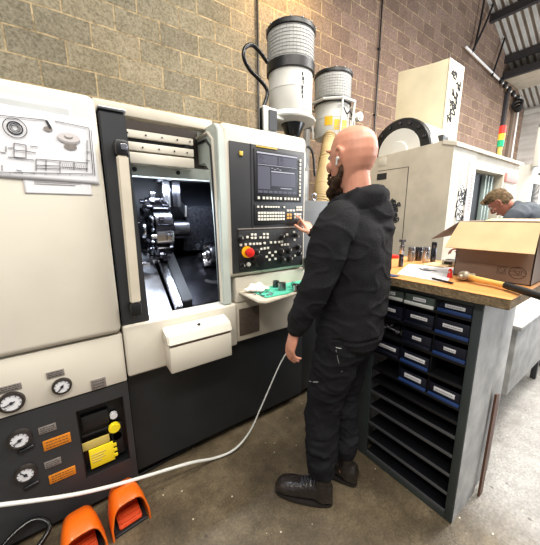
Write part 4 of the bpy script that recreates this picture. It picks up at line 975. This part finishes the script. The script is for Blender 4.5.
mb.box((3.69, wc.y-.4, 2.15), (4.2, wc.y+.4, wc.z))
P(mb, 'magazine_cover', CREAM, wl)
P(MB().box((3.85, wc.y-.43, wc.z+.10), (4.0, wc.y-.36, wc.z+.17), .005), 'cover_handle', DARKP, wl)
# column
xc = 4.25
c0, c1, c2 = aX(398, 72, xc), aX(430, 64, xc), aX(451, 57, xc)
mb = MB().prism([(xc, c0.y, 2.1), (xc, c0.y, c0.z), (xc, c1.y, c1.z), (xc, c2.y, c2.z), (xc, c2.y, 2.1)], (.42, 0, 0), .01)
cl_ = P(mb, 'column_cover', YCREAM, vm, lab='tall yellowed cream column cover')
P(MB().box((xc-.003, c1.y-.25, 2.15), (xc+.002, c1.y-.244, c1.z+.02)), 'cover_seam', GREYLAB, cl_)
mb = MB(); rnd_ = random.Random(8)
for k in range(20):
    x, z = xc+rnd_.uniform(.1, .3), c2.z-.12-rnd_.uniform(0, .62); mb.tube([(x, c2.y-.003, z), (x+rnd_.uniform(-.08, .08), c2.y-.003, z+rnd_.uniform(-.08, .08)), (x+rnd_.uniform(-.08, .08), c2.y-.003, z+rnd_.uniform(-.08, .08))], .009, n=5)
P(mb, 'painted_tag', INK, cl_)
# stack light
s0 = aY(494.5, 150, 1.70); s1 = aY(500, 122, 1.70)
sx = s0.x+.2; st = thing('stack_light', 'three-colour signal tower on top of the milling machine', 'signal light', (sx, 1.70, 2.17))
P(MB().cyl((sx, 1.70, 2.17), (sx, 1.70, 2.430), .03, n=16).cyl((sx, 1.70, 2.17), (sx, 1.70, 2.19), .05, n=16), 'pole', TANLAB, st)
P(MB().cyl((sx, 1.70, 2.430), (sx, 1.70, 2.520), .042, n=20), 'green_lens', GREENL, st); P(MB().cyl((sx, 1.70, 2.522), (sx, 1.70, 2.610), .042, n=20), 'amber_lens', YELLAMP, st); P(MB().cyl((sx, 1.70, 2.612), (sx, 1.70, 2.720), .042, n=20, bev=.006), 'red_lens', REDLAMP, st)
# further machine
fmx = thing('white_machine', 'whitish enclosed machine with dark window at far right beyond the milling machine', 'machine tool', (7.4, 2, 0))
P(MB().box((6.4, 1.5, .1), (8.4, 2.9, 2.25), .02), 'casing', WHITE, fmx)
P(MB().box((6.3, 1.42, 2.2), (6.5, 1.5, 2.9), .01).box((6.3, 1.42, 2.78), (8.3, 1.5, 2.92), .01), 'gantry', WHITE, fmx)
P(MB().box((6.55, 1.49, 1.45), (6.95, 1.5, 1.95), .004).box((7.15, 1.49, 1.45), (7.5, 1.5, 1.95), .004), 'window', GLASSD, fmx)
P(MB().tube([(6.4, 1.4, 2.08), (6.9, 1.36, 2.14), (8.2, 1.36, 2.14)], .03, n=10), 'handrail', STEEL2, fmx)

# ================================================================== PEOPLE
def fr_az(az): 
    a = math.radians(az); return V((math.cos(a), math.sin(a), 0)), V((-math.sin(a), math.cos(a), 0))
def head_mb(mb, c, R3, s=1.):
    """head around c; R3 columns = forward, left, up"""
    f, l, u = R3.col[0], R3.col[1], R3.col[2]
    T = lambda a, b_, z: c+(f*a+l*b_+u*z)*s
    secs = []
    for z, fr, bk, hw in ((.1235, .006, .010, .008), (.121, .020, .030, .022), (.115, .036, .050, .037), (.103, .053, .074, .053), (.084, .070, .095, .067), (.055, .083, .108, .076), (.02, .090, .112, .079), (-.01, .088, .106, .076), (-.04, .088, .090, .070), (-.07, .087, .064, .062), (-.095, .086, .04, .054), (-.115, .08, .03, .045), (-.128, .06, .01, .028)):
        secs.append((T(0, 0, z), f, l, fr*s, bk*s, hw*s))
    mb.loft(secs[::-1], 30)
    mb.tube([T(.088, 0, .03), T(.10, 0, .005), T(.112, 0, -.02), T(.098, 0, -.034)], [.007*s, .009*s, .013*s, .010*s], n=10)
    for k in (-1, 1):
        mb.sph(T(.10, k*.011, -.03), .008*s, n=10)
        mb.tube([T(.088, k*.012, .042), T(.086, k*.045, .044), T(.062, k*.066, .036)], [.006*s, .006*s, .004*s], n=8)   # brow
        mb.sph(T(.066, k*.045, -.02), (.024*s, .02*s, .018*s), R3, 12)                     # cheek bone
        # ear
        mb.tube([T(.0, k*.076, -.03), T(-.012, k*.084, -.005), T(-.014, k*.088, .02), T(.002, k*.086, .034), T(.014, k*.08, .022), T(.012, k*.078, .0)], [.006*s, .0075*s, .008*s, .007*s, .006*s, .005*s], n=8)
        mb.sph(T(.0, k*.078, .002), (.014*s, .006*s, .024*s), R3, 10)
        mb.sph(T(.006, k*.079, -.03), (.009*s, .006*s, .010*s), R3, 8)
    mb.tube([T(.093, .022, -.062), T(.101, 0, -.060), T(.093, -.022, -.062)], [.004*s, .006*s, .004*s], n=8)
    mb.tube([T(.091, .018, -.072), T(.098, 0, -.072), T(.091, -.018, -.072)], [.004*s, .006*s, .004*s], n=8)
    return T
def hand_mb(mb, w, d, n, t, curl=(25, 35, 25), spread=.0, thumb=1., s=1., curls=None, fr=.0082):
    """w wrist, d towards the knuckles, n the way the palm faces, t towards the thumb"""
    d, n, t = V(d).normalized(), V(n), V(t)
    n = (n-d*n.dot(d)).normalized(); t = (t-d*t.dot(d)-n*t.dot(n)).normalized()
    mb.tube([w-d*.02, w+d*.015, w+d*.05, w+d*.085], [(.027*s, .021*s), (.029*s, .019*s), (.038*s, .016*s), (.038*s, .0125*s)], n=16, ref=t)
    for k, (o_, L_, b_) in enumerate(((.029, .078, .088), (.0095, .088, .092), (-.0095, .082, .089), (-.028, .064, .082))):
        p = w+d*(b_*s)+t*(o_*s); cu = curls[k] if curls else curl
        dd = (d+t*(spread*(1.5-k))).normalized(); pts = [p-dd*.025*s, p]; a = 0
        for j, seg in enumerate((.46, .30, .24)):
            a += math.radians(cu[j]); dv = dd*math.cos(a)+n*math.sin(a); pts.append(pts[-1]+dv*(L_*seg*s))
        mb.tube(pts, [fr*1.05*s, fr*1.08*s, fr*.98*s, fr*.9*s, fr*.8*s], n=10, sm=3)
    b_ = w+d*.022*s+t*.022*s
    q1 = b_+(d*.55+t*.62*thumb+n*.35).normalized()*.044*s; q2 = q1+(d*.82+t*.35*thumb+n*.3).normalized()*.034*s; q3 = q2+(d*.9+t*.05+n*.35).normalized()*.026*s
    mb.tube([b_-d*.012, b_, q1, q2, q3], [.013*s, .0145*s, .0115*s, .0095*s, .0085*s], n=10, sm=3)
def boot(par, heel, toe, ank, shaft_top, scale=1.):
    d = (toe-heel); L_ = d.length; d = d.normalized(); s_ = V((-d.y, d.x, 0)); up = V((0, 0, 1))
    mb = MB()
    T = lambda a, b_, z: heel+d*a*L_+s_*b_+up*z
    secs = []
    for a, w, z0, z1 in ((-.0, .024, .03, .09), (.03, .037, .022, .12), (.12, .041, .02, .135), (.28, .040, .02, .135), (.45, .043, .02, .118), (.62, .050, .02, .102), (.78, .053, .02, .094), (.90, .047, .02, .082), (.97, .034, .022, .066), (1.0, .018, .026, .05)):
        secs.append((T(a, 0, (z0+z1)/2), up, s_, (z1-z0)/2, (z1-z0)/2, w))
    mb.loft(secs, 22, 2.4)
    mb.tube([T(.17, 0, .06), ank+up*.05, shaft_top], [(.046, .05), (.046, .05), (.052, .055)], n=18, sm=4)
    for k in range(4): mb.tube([T(.30+.07*k, .040, .105-.004*k), T(.31+.07*k, 0, .142-.010*k), T(.30+.07*k, -.040, .105-.004*k)], .004, n=6)
    b_ = remesh('boot', mb, .005, BOOT, par, 2, .5, lambda c: .0025*noise.noise(c*32)+.0015*noise.noise(c*70))
    out = []
    for k in range(40):
        t = 2*PI*k/40; a = .5+.505*math.cos(t); w = (.0465+.008*math.cos(t))*math.copysign(abs(math.sin(t))**.7, math.sin(t))
        out.append(T(a, w, .0))
    MB().prism(out, (0, 0, .024), .004).build('sole', SOLE, b_, 'auto')
    mb = MB()
    for k in range(5):
        a = .30+.05*k; z = .140-.007*k
        mb.tube([T(a, .026, z-.008), T(a+.025, 0, z+.006), T(a+.05, -.026, z-.014)], .0032, n=6); mb.tube([T(a, -.026, z-.008), T(a+.025, 0, z+.007), T(a+.05, .026, z-.014)], .0032, n=6)
    mb.tube([T(.33, .0, .155), T(.30, .035, .16), T(.32, .056, .125)], .003, n=6); mb.tube([T(.33, .0, .155), T(.31, -.03, .162), T(.35, -.052, .13)], .003, n=6)
    mb.build('laces', INK, b_, True)
    return b_
def fold(c, amp, sc):
    return amp*noise.noise(V((c.x*sc, c.y*sc, c.z*sc*1.6)))+amp*.5*noise.noise(V((c.x*sc*2.3+5, c.y*sc*2.3, c.z*sc*3)))

# ---- the machinist
O = V((1.085, .86, 0)); bf, bl = fr_az(112)
def M(l, f, z): return O+bl*l+bf*f+V((0, 0, z))
man = thing('person', 'person in black hoodie, work trousers and dark boots operating the control panel', 'person', (1.02, .85, 0))
hf, hl = fr_az(95)
pit = math.radians(4); hu = V((0, 0, 1))*math.cos(pit)+hf*math.sin(pit); hf2 = hf*math.cos(pit)-V((0, 0, 1))*math.sin(pit)
RH = Matrix((hf2, hl, hu)).transposed()
hc_ = M(-.01, .030, 1.694)
sL, eL, wL = M(.185, .02, 1.435), M(.25, .065, 1.17), M(.262, .15, .965)
sR, eR, wR = M(-.185, .02, 1.445), V((1.335, 1.16, 1.24)), aY(313, 233, 1.33)
aL, aR = V((.905, .835, .08)), V((1.09, .845, .08))
kL, kR = V((.945, .885, .48)), V((1.135, .915, .48))
pL, pR = M(.10, 0.01, .87), M(-.09, 0, .87)
mb = MB(); head_T = head_mb(mb, hc_, RH, 1.10)
mb.tube([hc_+V((0, 0, -.05))-hf*.03, M(0, -.005, 1.54), M(0, -.01, 1.44)], [(.056, .058), (.058, .060), (.07, .075)], n=20)
mb.tube([hc_+V((0, 0, -.05))-hf*.045, M(0, -.03, 1.53)], [.042, .046], n=16)
up = V((0, 0, 1))
mb.loft([(M(0, -.01, z), bf, bl, a_, b_, c_) for z, a_, b_, c_ in ((.82, .09, .10, .13), (.95, .10, .10, .14), (1.1, .09, .09, .125), (1.3, .10, .10, .15), (1.42, .08, .09, .15), (1.5, .05, .06, .06))], 24)
for s_, e_, w_ in ((sL, eL, wL), (sR, eR, wR)): mb.tube([M(0, 0, 1.40), s_, e_, w_], [.06, .05, .038, .026], n=14, sm=5)
for p_, k_, a_ in ((pL, kL, aL), (pR, kR, aR)): mb.tube([M(0, 0, .92), p_, k_, a_+up*.04, a_], [.08, .075, .05, .036, .034], n=14, sm=4)
# near hand hangs loosely curled, far hand presses a key
hand_mb(mb, wL+(wL-eL).normalized()*.03, (wL-eL).normalized()*.5+V((-.10, .02, -1))*.5, -bl*.8-bf*.6, bf*.8-bl*.6, curls=((12, 18, 12), (18, 24, 16), (24, 30, 18), (30, 34, 20)), thumb=.8, s=1.04)
tip = aY(299.5, 212, 1.436)
hd = (tip-wR).normalized()
hand_mb(mb, tip-hd*.168-V((0, 0, .012)), hd+V((0, 0, .10)), V((-.1, .85, -.5)), V((-1, -.05, .15)), curls=((4, 18, 12), (42, 52, 36), (54, 58, 38), (60, 60, 38)), thumb=.8)
body_ = remesh('body', mb, .0042, SKIN, man, 6, .5)
# eyes, beard, short hair, earbud
for k in (-1, 1):
    e_ = MB().sph(head_T(.078, k*.031, .018), .0125, n=14).build('eye', WHITE, body_, True)
    MB().sph(head_T(.0885, k*.031, .018), .005, n=10).build('iris', INK, body_, True)
mb = MB()
pts_in = [(-.005, .074, -.03), (.0, .071, -.055), (.018, .066, -.08), (.04, .055, -.10), (.064, .04, -.117), (.088, .02, -.125), (.096, 0, -.128)]
for k in (-1, 1):
    mb.tube([head_T(a, k*b_, z) for a, b_, z in pts_in], [.006, .012, .017, .021, .024, .026, .026], n=10)
    mb.tube([head_T(.04, k*.058, -.075), head_T(.068, k*.046, -.08), head_T(.09, k*.026, -.085)], [.014, .014, .012], n=10)
    mb.tube([head_T(.10, k*.002, -.048), head_T(.098, k*.02, -.05), head_T(.088, k*.034, -.07)], [.007, .007, .008], n=8)
mb.sph(head_T(.088, 0, -.125), (.034, .036, .034), RH, 14); mb.sph(head_T(.082, 0, -.150), (.03, .03, .032), RH, 14); mb.sph(head_T(.045, .03, -.115), (.035, .03, .028), RH, 14); mb.sph(head_T(.045, -.03, -.115), (.035, .03, .028), RH, 14); mb.sph(head_T(.06, 0, -.145), (.03, .032, .03), RH, 14)
remesh('beard', mb, .004, BEARD, man, 1, .4, lambda c: .0035*noise.noise(c*70)+.002*noise.noise(c*150))
mb = MB()
mb = MB()
c_ = head_T(-.0, .086, -.008); mb.sph(c_+hl*.006, (.009, .007, .009), RH, 12); mb.tube([c_+hl*.008, c_+hl*.008+hu*-.026+hf*.006], [.0045, .004], n=8)
mb.build('earbud', WHITE, man, True, label='white wireless earbud')
# hoodie
mb = MB()
mb.loft([(M(0, o_, z), bf, bl, a_, b_, c_) for z, o_, a_, b_, c_ in ((.838, -.005, .118, .135, .165), (.87, -.005, .13, .15, .18), (.90, -.005, .155, .162, .195), (.98, -.005, .155, .158, .192), (1.1, -.005, .15, .165, .19), (1.25, -.005, .145, .168, .197), (1.36, .0, .13, .165, .198), (1.43, .005, .11, .13, .185), (1.48, .0, .09, .105, .145), (1.52, .0, .078, .088, .095), (1.54, .0, .06, .07, .07))], 32, 2.3)
mb.tube([M(.10, .01, 1.44), M(.175, .015, 1.415), M(.222, .03, 1.34), eL, eL+(wL-eL)*.5, wL-(wL-eL)*.12, wL+(wL-eL)*.02], [.07, .086, .084, .070, .063, .053, .040], n=20, sm=5)
mb.tube([M(-.10, .0, 1.45), sR, sR+(eR-sR)*.3, eR, eR+(wR-eR)*.5, wR], [.07, .085, .08, .06, .05, .036], n=20, sm=5)
for t_, r_ in ((.18, .059), (.34, .057), (.5, .056), (.66, .053)):     # gathered folds on the lower sleeve
    c = eL+(wL-eL)*t_; ax = (wL-eL).normalized(); a_ = bf*.8-ax*.3; b_ = bl
    mb.tube([c+(a_*math.cos(k*PI/6)+b_*math.sin(k*PI/6))*r_ for k in range(-1, 9)], .011, n=8, sm=2)
# cuffs and hood
ax = (wL-eL).normalized()
mb.tube([wL-ax*.045, wL+ax*.005], [.042, .041], n=16, sm=1)
axr = (wR-eR).normalized(); mb.tube([wR-axr*.04, wR+axr*.004], [.038, .036], n=16, sm=1)
mb.tube([M(.092*math.sin(a*PI/10), -.002+.084*math.cos(a*PI/10), 1.495+.055*(1-math.cos(a*PI/10))/2) for a in range(21)], .023, n=10, sm=2)
mb.tube([M(.11, .0, 1.47), M(.102, -.05, 1.495), M(.05, -.088, 1.52), M(-.05, -.088, 1.52), M(-.102, -.05, 1.495), M(-.11, .0, 1.47)], [.030, .042, .05, .05, .042, .030], n=14, sm=4)
mb.sph(M(0, -.085, 1.455), (.11, .078, .08), None, 20)
mb.sph(M(0, -.105, 1.385), (.09, .065, .07), None, 20)
mb.tube([M(.125, -.01, 1.43), M(.10, -.08, 1.41), M(.04, -.125, 1.35)], [.02, .035, .025], n=12)
mb.tube([M(-.125, -.01, 1.43), M(-.10, -.08, 1.41), M(-.04, -.125, 1.35)], [.02, .035, .025], n=12)
mb.tube([M(.10, .03, 1.51), M(.085, .07, 1.49), M(.03, .10, 1.455), M(-.03, .10, 1.455), M(-.085, .07, 1.49), M(-.10, .03, 1.51)], .022, n=10)
def hd_disp(c):
    v = fold(c, .009, 7)
    q_ = noise.noise(V((c.x*9+c.z*4, c.y*9, c.z*13))); v += .0045*max(0, 1-abs(q_)*4)**2
    if c.z < .90 and (c-M(.245, .115, c.z)).length > .11: v += .0016*math.sin(math.atan2((c-O).dot(bl), (c-O).dot(bf))*60)
    if .895 < c.z < .912 and (c-M(.245, .115, c.z)).length > .11: v -= .006
    return v
hoodie = remesh('hoodie', mb, .0062, HOOD, man, 7, .6, hd_disp)
# trousers
mb = MB()
mb.loft([(M(0, -.005, z), bf, bl, a_, b_, c_) for z, a_, b_, c_ in ((.76, .07, .08, .13), (.80, .105, .12, .168), (.88, .115, .13, .17), (.95, .11, .12, .165))], 28, 2.2)
for p_, k_, a_, r3 in ((pL, kL, aL, .072), (pR, kR, aR, .07)):
    mb.tube([p_, p_+(k_-p_)*.35, p_+(k_-p_)*.7, k_, k_+(a_-k_)*.35, k_+(a_-k_)*.7, a_+up*.15], [(.104, .106), (.102, .108), (.09, .096), (.082, .086), (.078, .082), (.072, .076), (.066, .068)], n=20, sm=4)
    for t_ in (.2, .34, .5, .68, .83, .93):
        c = k_+(a_+up*.14-k_)*t_; c = c+V((random.uniform(-.006, .006), 0, 0)); rr2 = .075-.012*t_
        a0 = random.uniform(0, 6); mb.tube([c+V((math.cos(a0+k*PI/6)*rr2, math.sin(a0+k*PI/6)*rr2, .012*math.sin(a0*3+k))) for k in range(8)], .0085, n=8, sm=2)
tr_ = remesh('trousers', mb, .0065, TROU, man, 2, .5, lambda c: fold(c, .008, 11)+.005*max(0, 1-abs(noise.noise(V((c.x*8, c.y*8, c.z*15))))*5)**2)
mb = MB()

from mathutils.bvhtree import BVHTree
bv = BVHTree.FromPolygons([v.co.copy() for v in tr_.data.vertices], [tuple(p.vertices) for p in tr_.data.polygons])
def onsurf(px, py, push=.002):
    d = (at(px, py, 1, 2.)-C0).normalized(); h_ = bv.ray_cast(C0, d)
    return h_[0]-d*push if h_[0] else aY(px, py, .8)
def strip(L_, r): mb.tube([onsurf(*p) for p in L_], r, n=5, sm=1)
strip([(336, 347.5), (341, 348.5)], .0015); strip([(362, 348.5), (367, 347.5)], .0022)
strip([(309, 381), (313, 382), (318, 382)], .0012); strip([(336, 350), (338, 360), (342, 372)], .0007)
mb.build('pocket_stitching', STITCH, tr_)
boot(man, V((.935, .782, 0)), V((.752, 1.018, 0)), aL, aL+up*.14)
boot(man, V((1.118, .775, 0)), V((1.035, 1.05, 0)), aR, aR+up*.14)

# ---- the second worker, leaning in towards the milling machine
m2 = thing('person', 'person in a slate grey top bending forward behind the cardboard box', 'person', (3.62, .5, 0))
f2, l2 = fr_az(97)
hc2 = aY(500.5, 203, 1.06)
O2 = V((hc2.x+.13, .52, 0))
pit = math.radians(50); hf3 = f2*math.cos(pit)-up*math.sin(pit); hu3 = up*math.cos(pit)+f2*math.sin(pit)
R2 = Matrix((hf3, l2, hu3)).transposed()
ne2 = hc2-hu3*.13-hf3*.04; ch2 = V((O2.x-.03, .82, 1.40)); pe2 = V((O2.x, .50, .98))
sL2, sR2 = ne2+V((-.17, -.05, -.07)), ne2+V((.19, -.07, -.06))
eL2, eR2 = sL2+V((-.03, .12, -.27)), sR2+V((.03, .1, -.27)); wL2, wR2 = V((sL2.x+.04, 1.30, 1.08)), V((sR2.x-.05, 1.30, 1.08))
mb = MB(); T2 = head_mb(mb, hc2, R2, 1.0)
mb.tube([hc2-hu3*.04-hf3*.03, ne2, ch2], [.056, .056, .08], n=18)
mb.tube([ch2+up*.02, ch2, pe2], [(.14, .09), (.16, .10), (.14, .10)], n=18, ref=(1, 0, 0))
for s_, e_, w_ in ((sL2, eL2, wL2), (sR2, eR2, wR2)):
    mb.tube([ch2+up*.03, s_, e_, w_], [.06, .05, .038, .026], n=14, sm=4)
    hand_mb(mb, w_, V((0, 1, -.15)), V((0, 0, -1)), V((1 if s_ is sL2 else -1, 0, 0)), curl=(25, 30, 20))
for k in (-1, 1): mb.tube([pe2, pe2+l2*.09*k, pe2+l2*.1*k+V((0, .03, -.5)), pe2+l2*.11*k+V((0, -.02, -.90))], [.09, .08, .055, .04], n=14)
b2 = remesh('body', mb, .0055, SKINR, m2, 2, .5)
for k in (-1, 1): MB().sph(T2(.078, k*.031, .018), .012, n=12).build('eye', WHITE, b2, True)
mb = MB()
mb.loft([(T2(0, 0, z), hf3, l2, fr_, bk_, hw_) for z, fr_, bk_, hw_ in ((-.06, -.05, .085, .066), (-.03, -.03, .106, .078), (.0, -.01, .113, .082), (.03, .02, .117, .084), (.06, .078, .118, .085), (.09, .086, .112, .082), (.12, .078, .092, .07), (.142, .05, .06, .045), (.15, .02, .03, .02))], 26)
for k in range(16):
    a = random.uniform(-1, 1); mb.tube([T2(.05+random.uniform(-.02, .02), a*.06, .11), T2(.08+random.uniform(-.01, .01), a*.07, .12+random.uniform(-.02, .02)), T2(.094, a*.07, .10+random.uniform(-.02, .01))], [.012, .011, .005], n=6)
remesh('hair', mb, .006, HAIR, m2, 1, .4, lambda c: .006*noise.noise(c*40)+.004*noise.noise(c*95))
mb = MB()
mb.tube([ne2+hf3*-.01, ne2-up*.03+V((0, -.05, 0)), ch2, (ch2+pe2)/2, pe2+V((0, 0, -.03))], [(.068, .066), (.13, .09), (.20, .125), (.175, .12), (.165, .12)], n=26, ref=(1, 0, 0), sm=4)
for s_, e_, w_ in ((sL2, eL2, wL2), (sR2, eR2, wR2)): mb.tube([ch2+up*.04+V((0, .05, 0)), s_, e_, w_-(w_-e_)*.06], [.085, .08, .062, .044], n=16, sm=4)
remesh('top', mb, .009, GREYT, m2, 2, .5, lambda c: fold(c, .007, 9))
mb = MB(); mb.loft([(pe2+V((0, 0, z)), f2, l2, .11, .125, .16) for z in (-.12, -.04, .04)], 24)
for k in (-1, 1): mb.tube([pe2+l2*.085*k+V((0, 0, -.05)), pe2+l2*.1*k+V((0, .03, -.5)), pe2+l2*.11*k+V((0, -.02, -.88))], [.098, .075, .066], n=16)
remesh('trousers', mb, .01, TROU, m2, 2)
for k in (-1, 1):
    an = pe2+l2*.11*k+V((0, -.02, -.90)); an.z = .08
    boot(m2, V((an.x, an.y-.06, 0)), V((an.x-.03*k, an.y+.22, 0)), an, an+up*.08)

# ================================================================== LIGHT
sc = bpy.context.scene
w = bpy.data.worlds.new('w'); sc.world = w; w.use_nodes = True
bg = w.node_tree.nodes['Background']; bg.inputs[0].default_value = (*lin((226, 228, 232)), 1); bg.inputs[1].default_value = .34
def area(loc, rot, sx, sy, e, c=(255, 249, 239)):
    l = bpy.data.lights.new('a', 'AREA'); l.shape = 'RECTANGLE'; l.size = sx; l.size_y = sy; l.energy = e; l.color = lin(c)
    o = bpy.data.objects.new('hall_light', l); COL.objects.link(o); o.location = loc; o.rotation_euler = rot; return o
area((.6, -1.3, 5.2), (math.radians(22), 0, 0), 3.2, .6, 165)
area((3.0, .2, 5.0), (math.radians(8), 0, 0), 3.0, .6, 190)
area((-1.8, -.6, 4.5), (math.radians(12), math.radians(-20), 0), .5, 2.5, 90)
area((6.5, -.5, 5.2), (0, 0, 0), 4, .8, 400, (255, 250, 244))
area((10.5, 0, 4.9), (0, 0, 0), 3, 2, 500, (255, 252, 248))
area((9.5, -4.5, 3.0), (math.radians(75), 0, math.radians(35)), 4, 3.5, 500, (236, 244, 255))     # daylight of the loading door
def spot(loc, tgt, e, ang, c, bl_=.6, r=.05):
    l = bpy.data.lights.new('s', 'SPOT'); l.energy = e; l.spot_size = math.radians(ang); l.spot_blend = bl_; l.color = lin(c); l.shadow_soft_size = r
    o = bpy.data.objects.new('spot_light', l); COL.objects.link(o); o.location = loc; o.rotation_euler = (V(tgt)-V(loc)).to_track_quat('-Z', 'Y').to_euler(); return o
spot((2.7, 3.0, 5.0), (2.8, 3.65, 4.2), 130, 130, (255, 214, 140), .9)       # warm wall lamp over the collectors
l = bpy.data.lights.new('p', 'AREA'); l.energy = 9; l.shape = 'RECTANGLE'; l.size = .5; l.size_y = .05; l.color = lin((225, 236, 255))
o = bpy.data.objects.new('chamber_light', l); COL.objects.link(o); o.location = (.5, 1.66, 1.64); o.rotation_euler = (math.radians(25), 0, 0)

cd = bpy.data.cameras.new('camera'); cam = bpy.data.objects.new('camera', cd); COL.objects.link(cam)
cd.sensor_fit = 'HORIZONTAL'; cd.sensor_width = 36; cd.lens = FPX/540*36; cd.clip_start = .02; cd.clip_end = 100
cam.matrix_world = Matrix.Translation(C0) @ RC.to_4x4()
sc.camera = cam
sc.view_settings.view_transform = 'Standard'; sc.view_settings.look = 'None'; sc.view_settings.gamma = 1; sc.view_settings.exposure = .2
sc.view_settings.use_curve_mapping = False
sc.cycles.max_bounces = 6
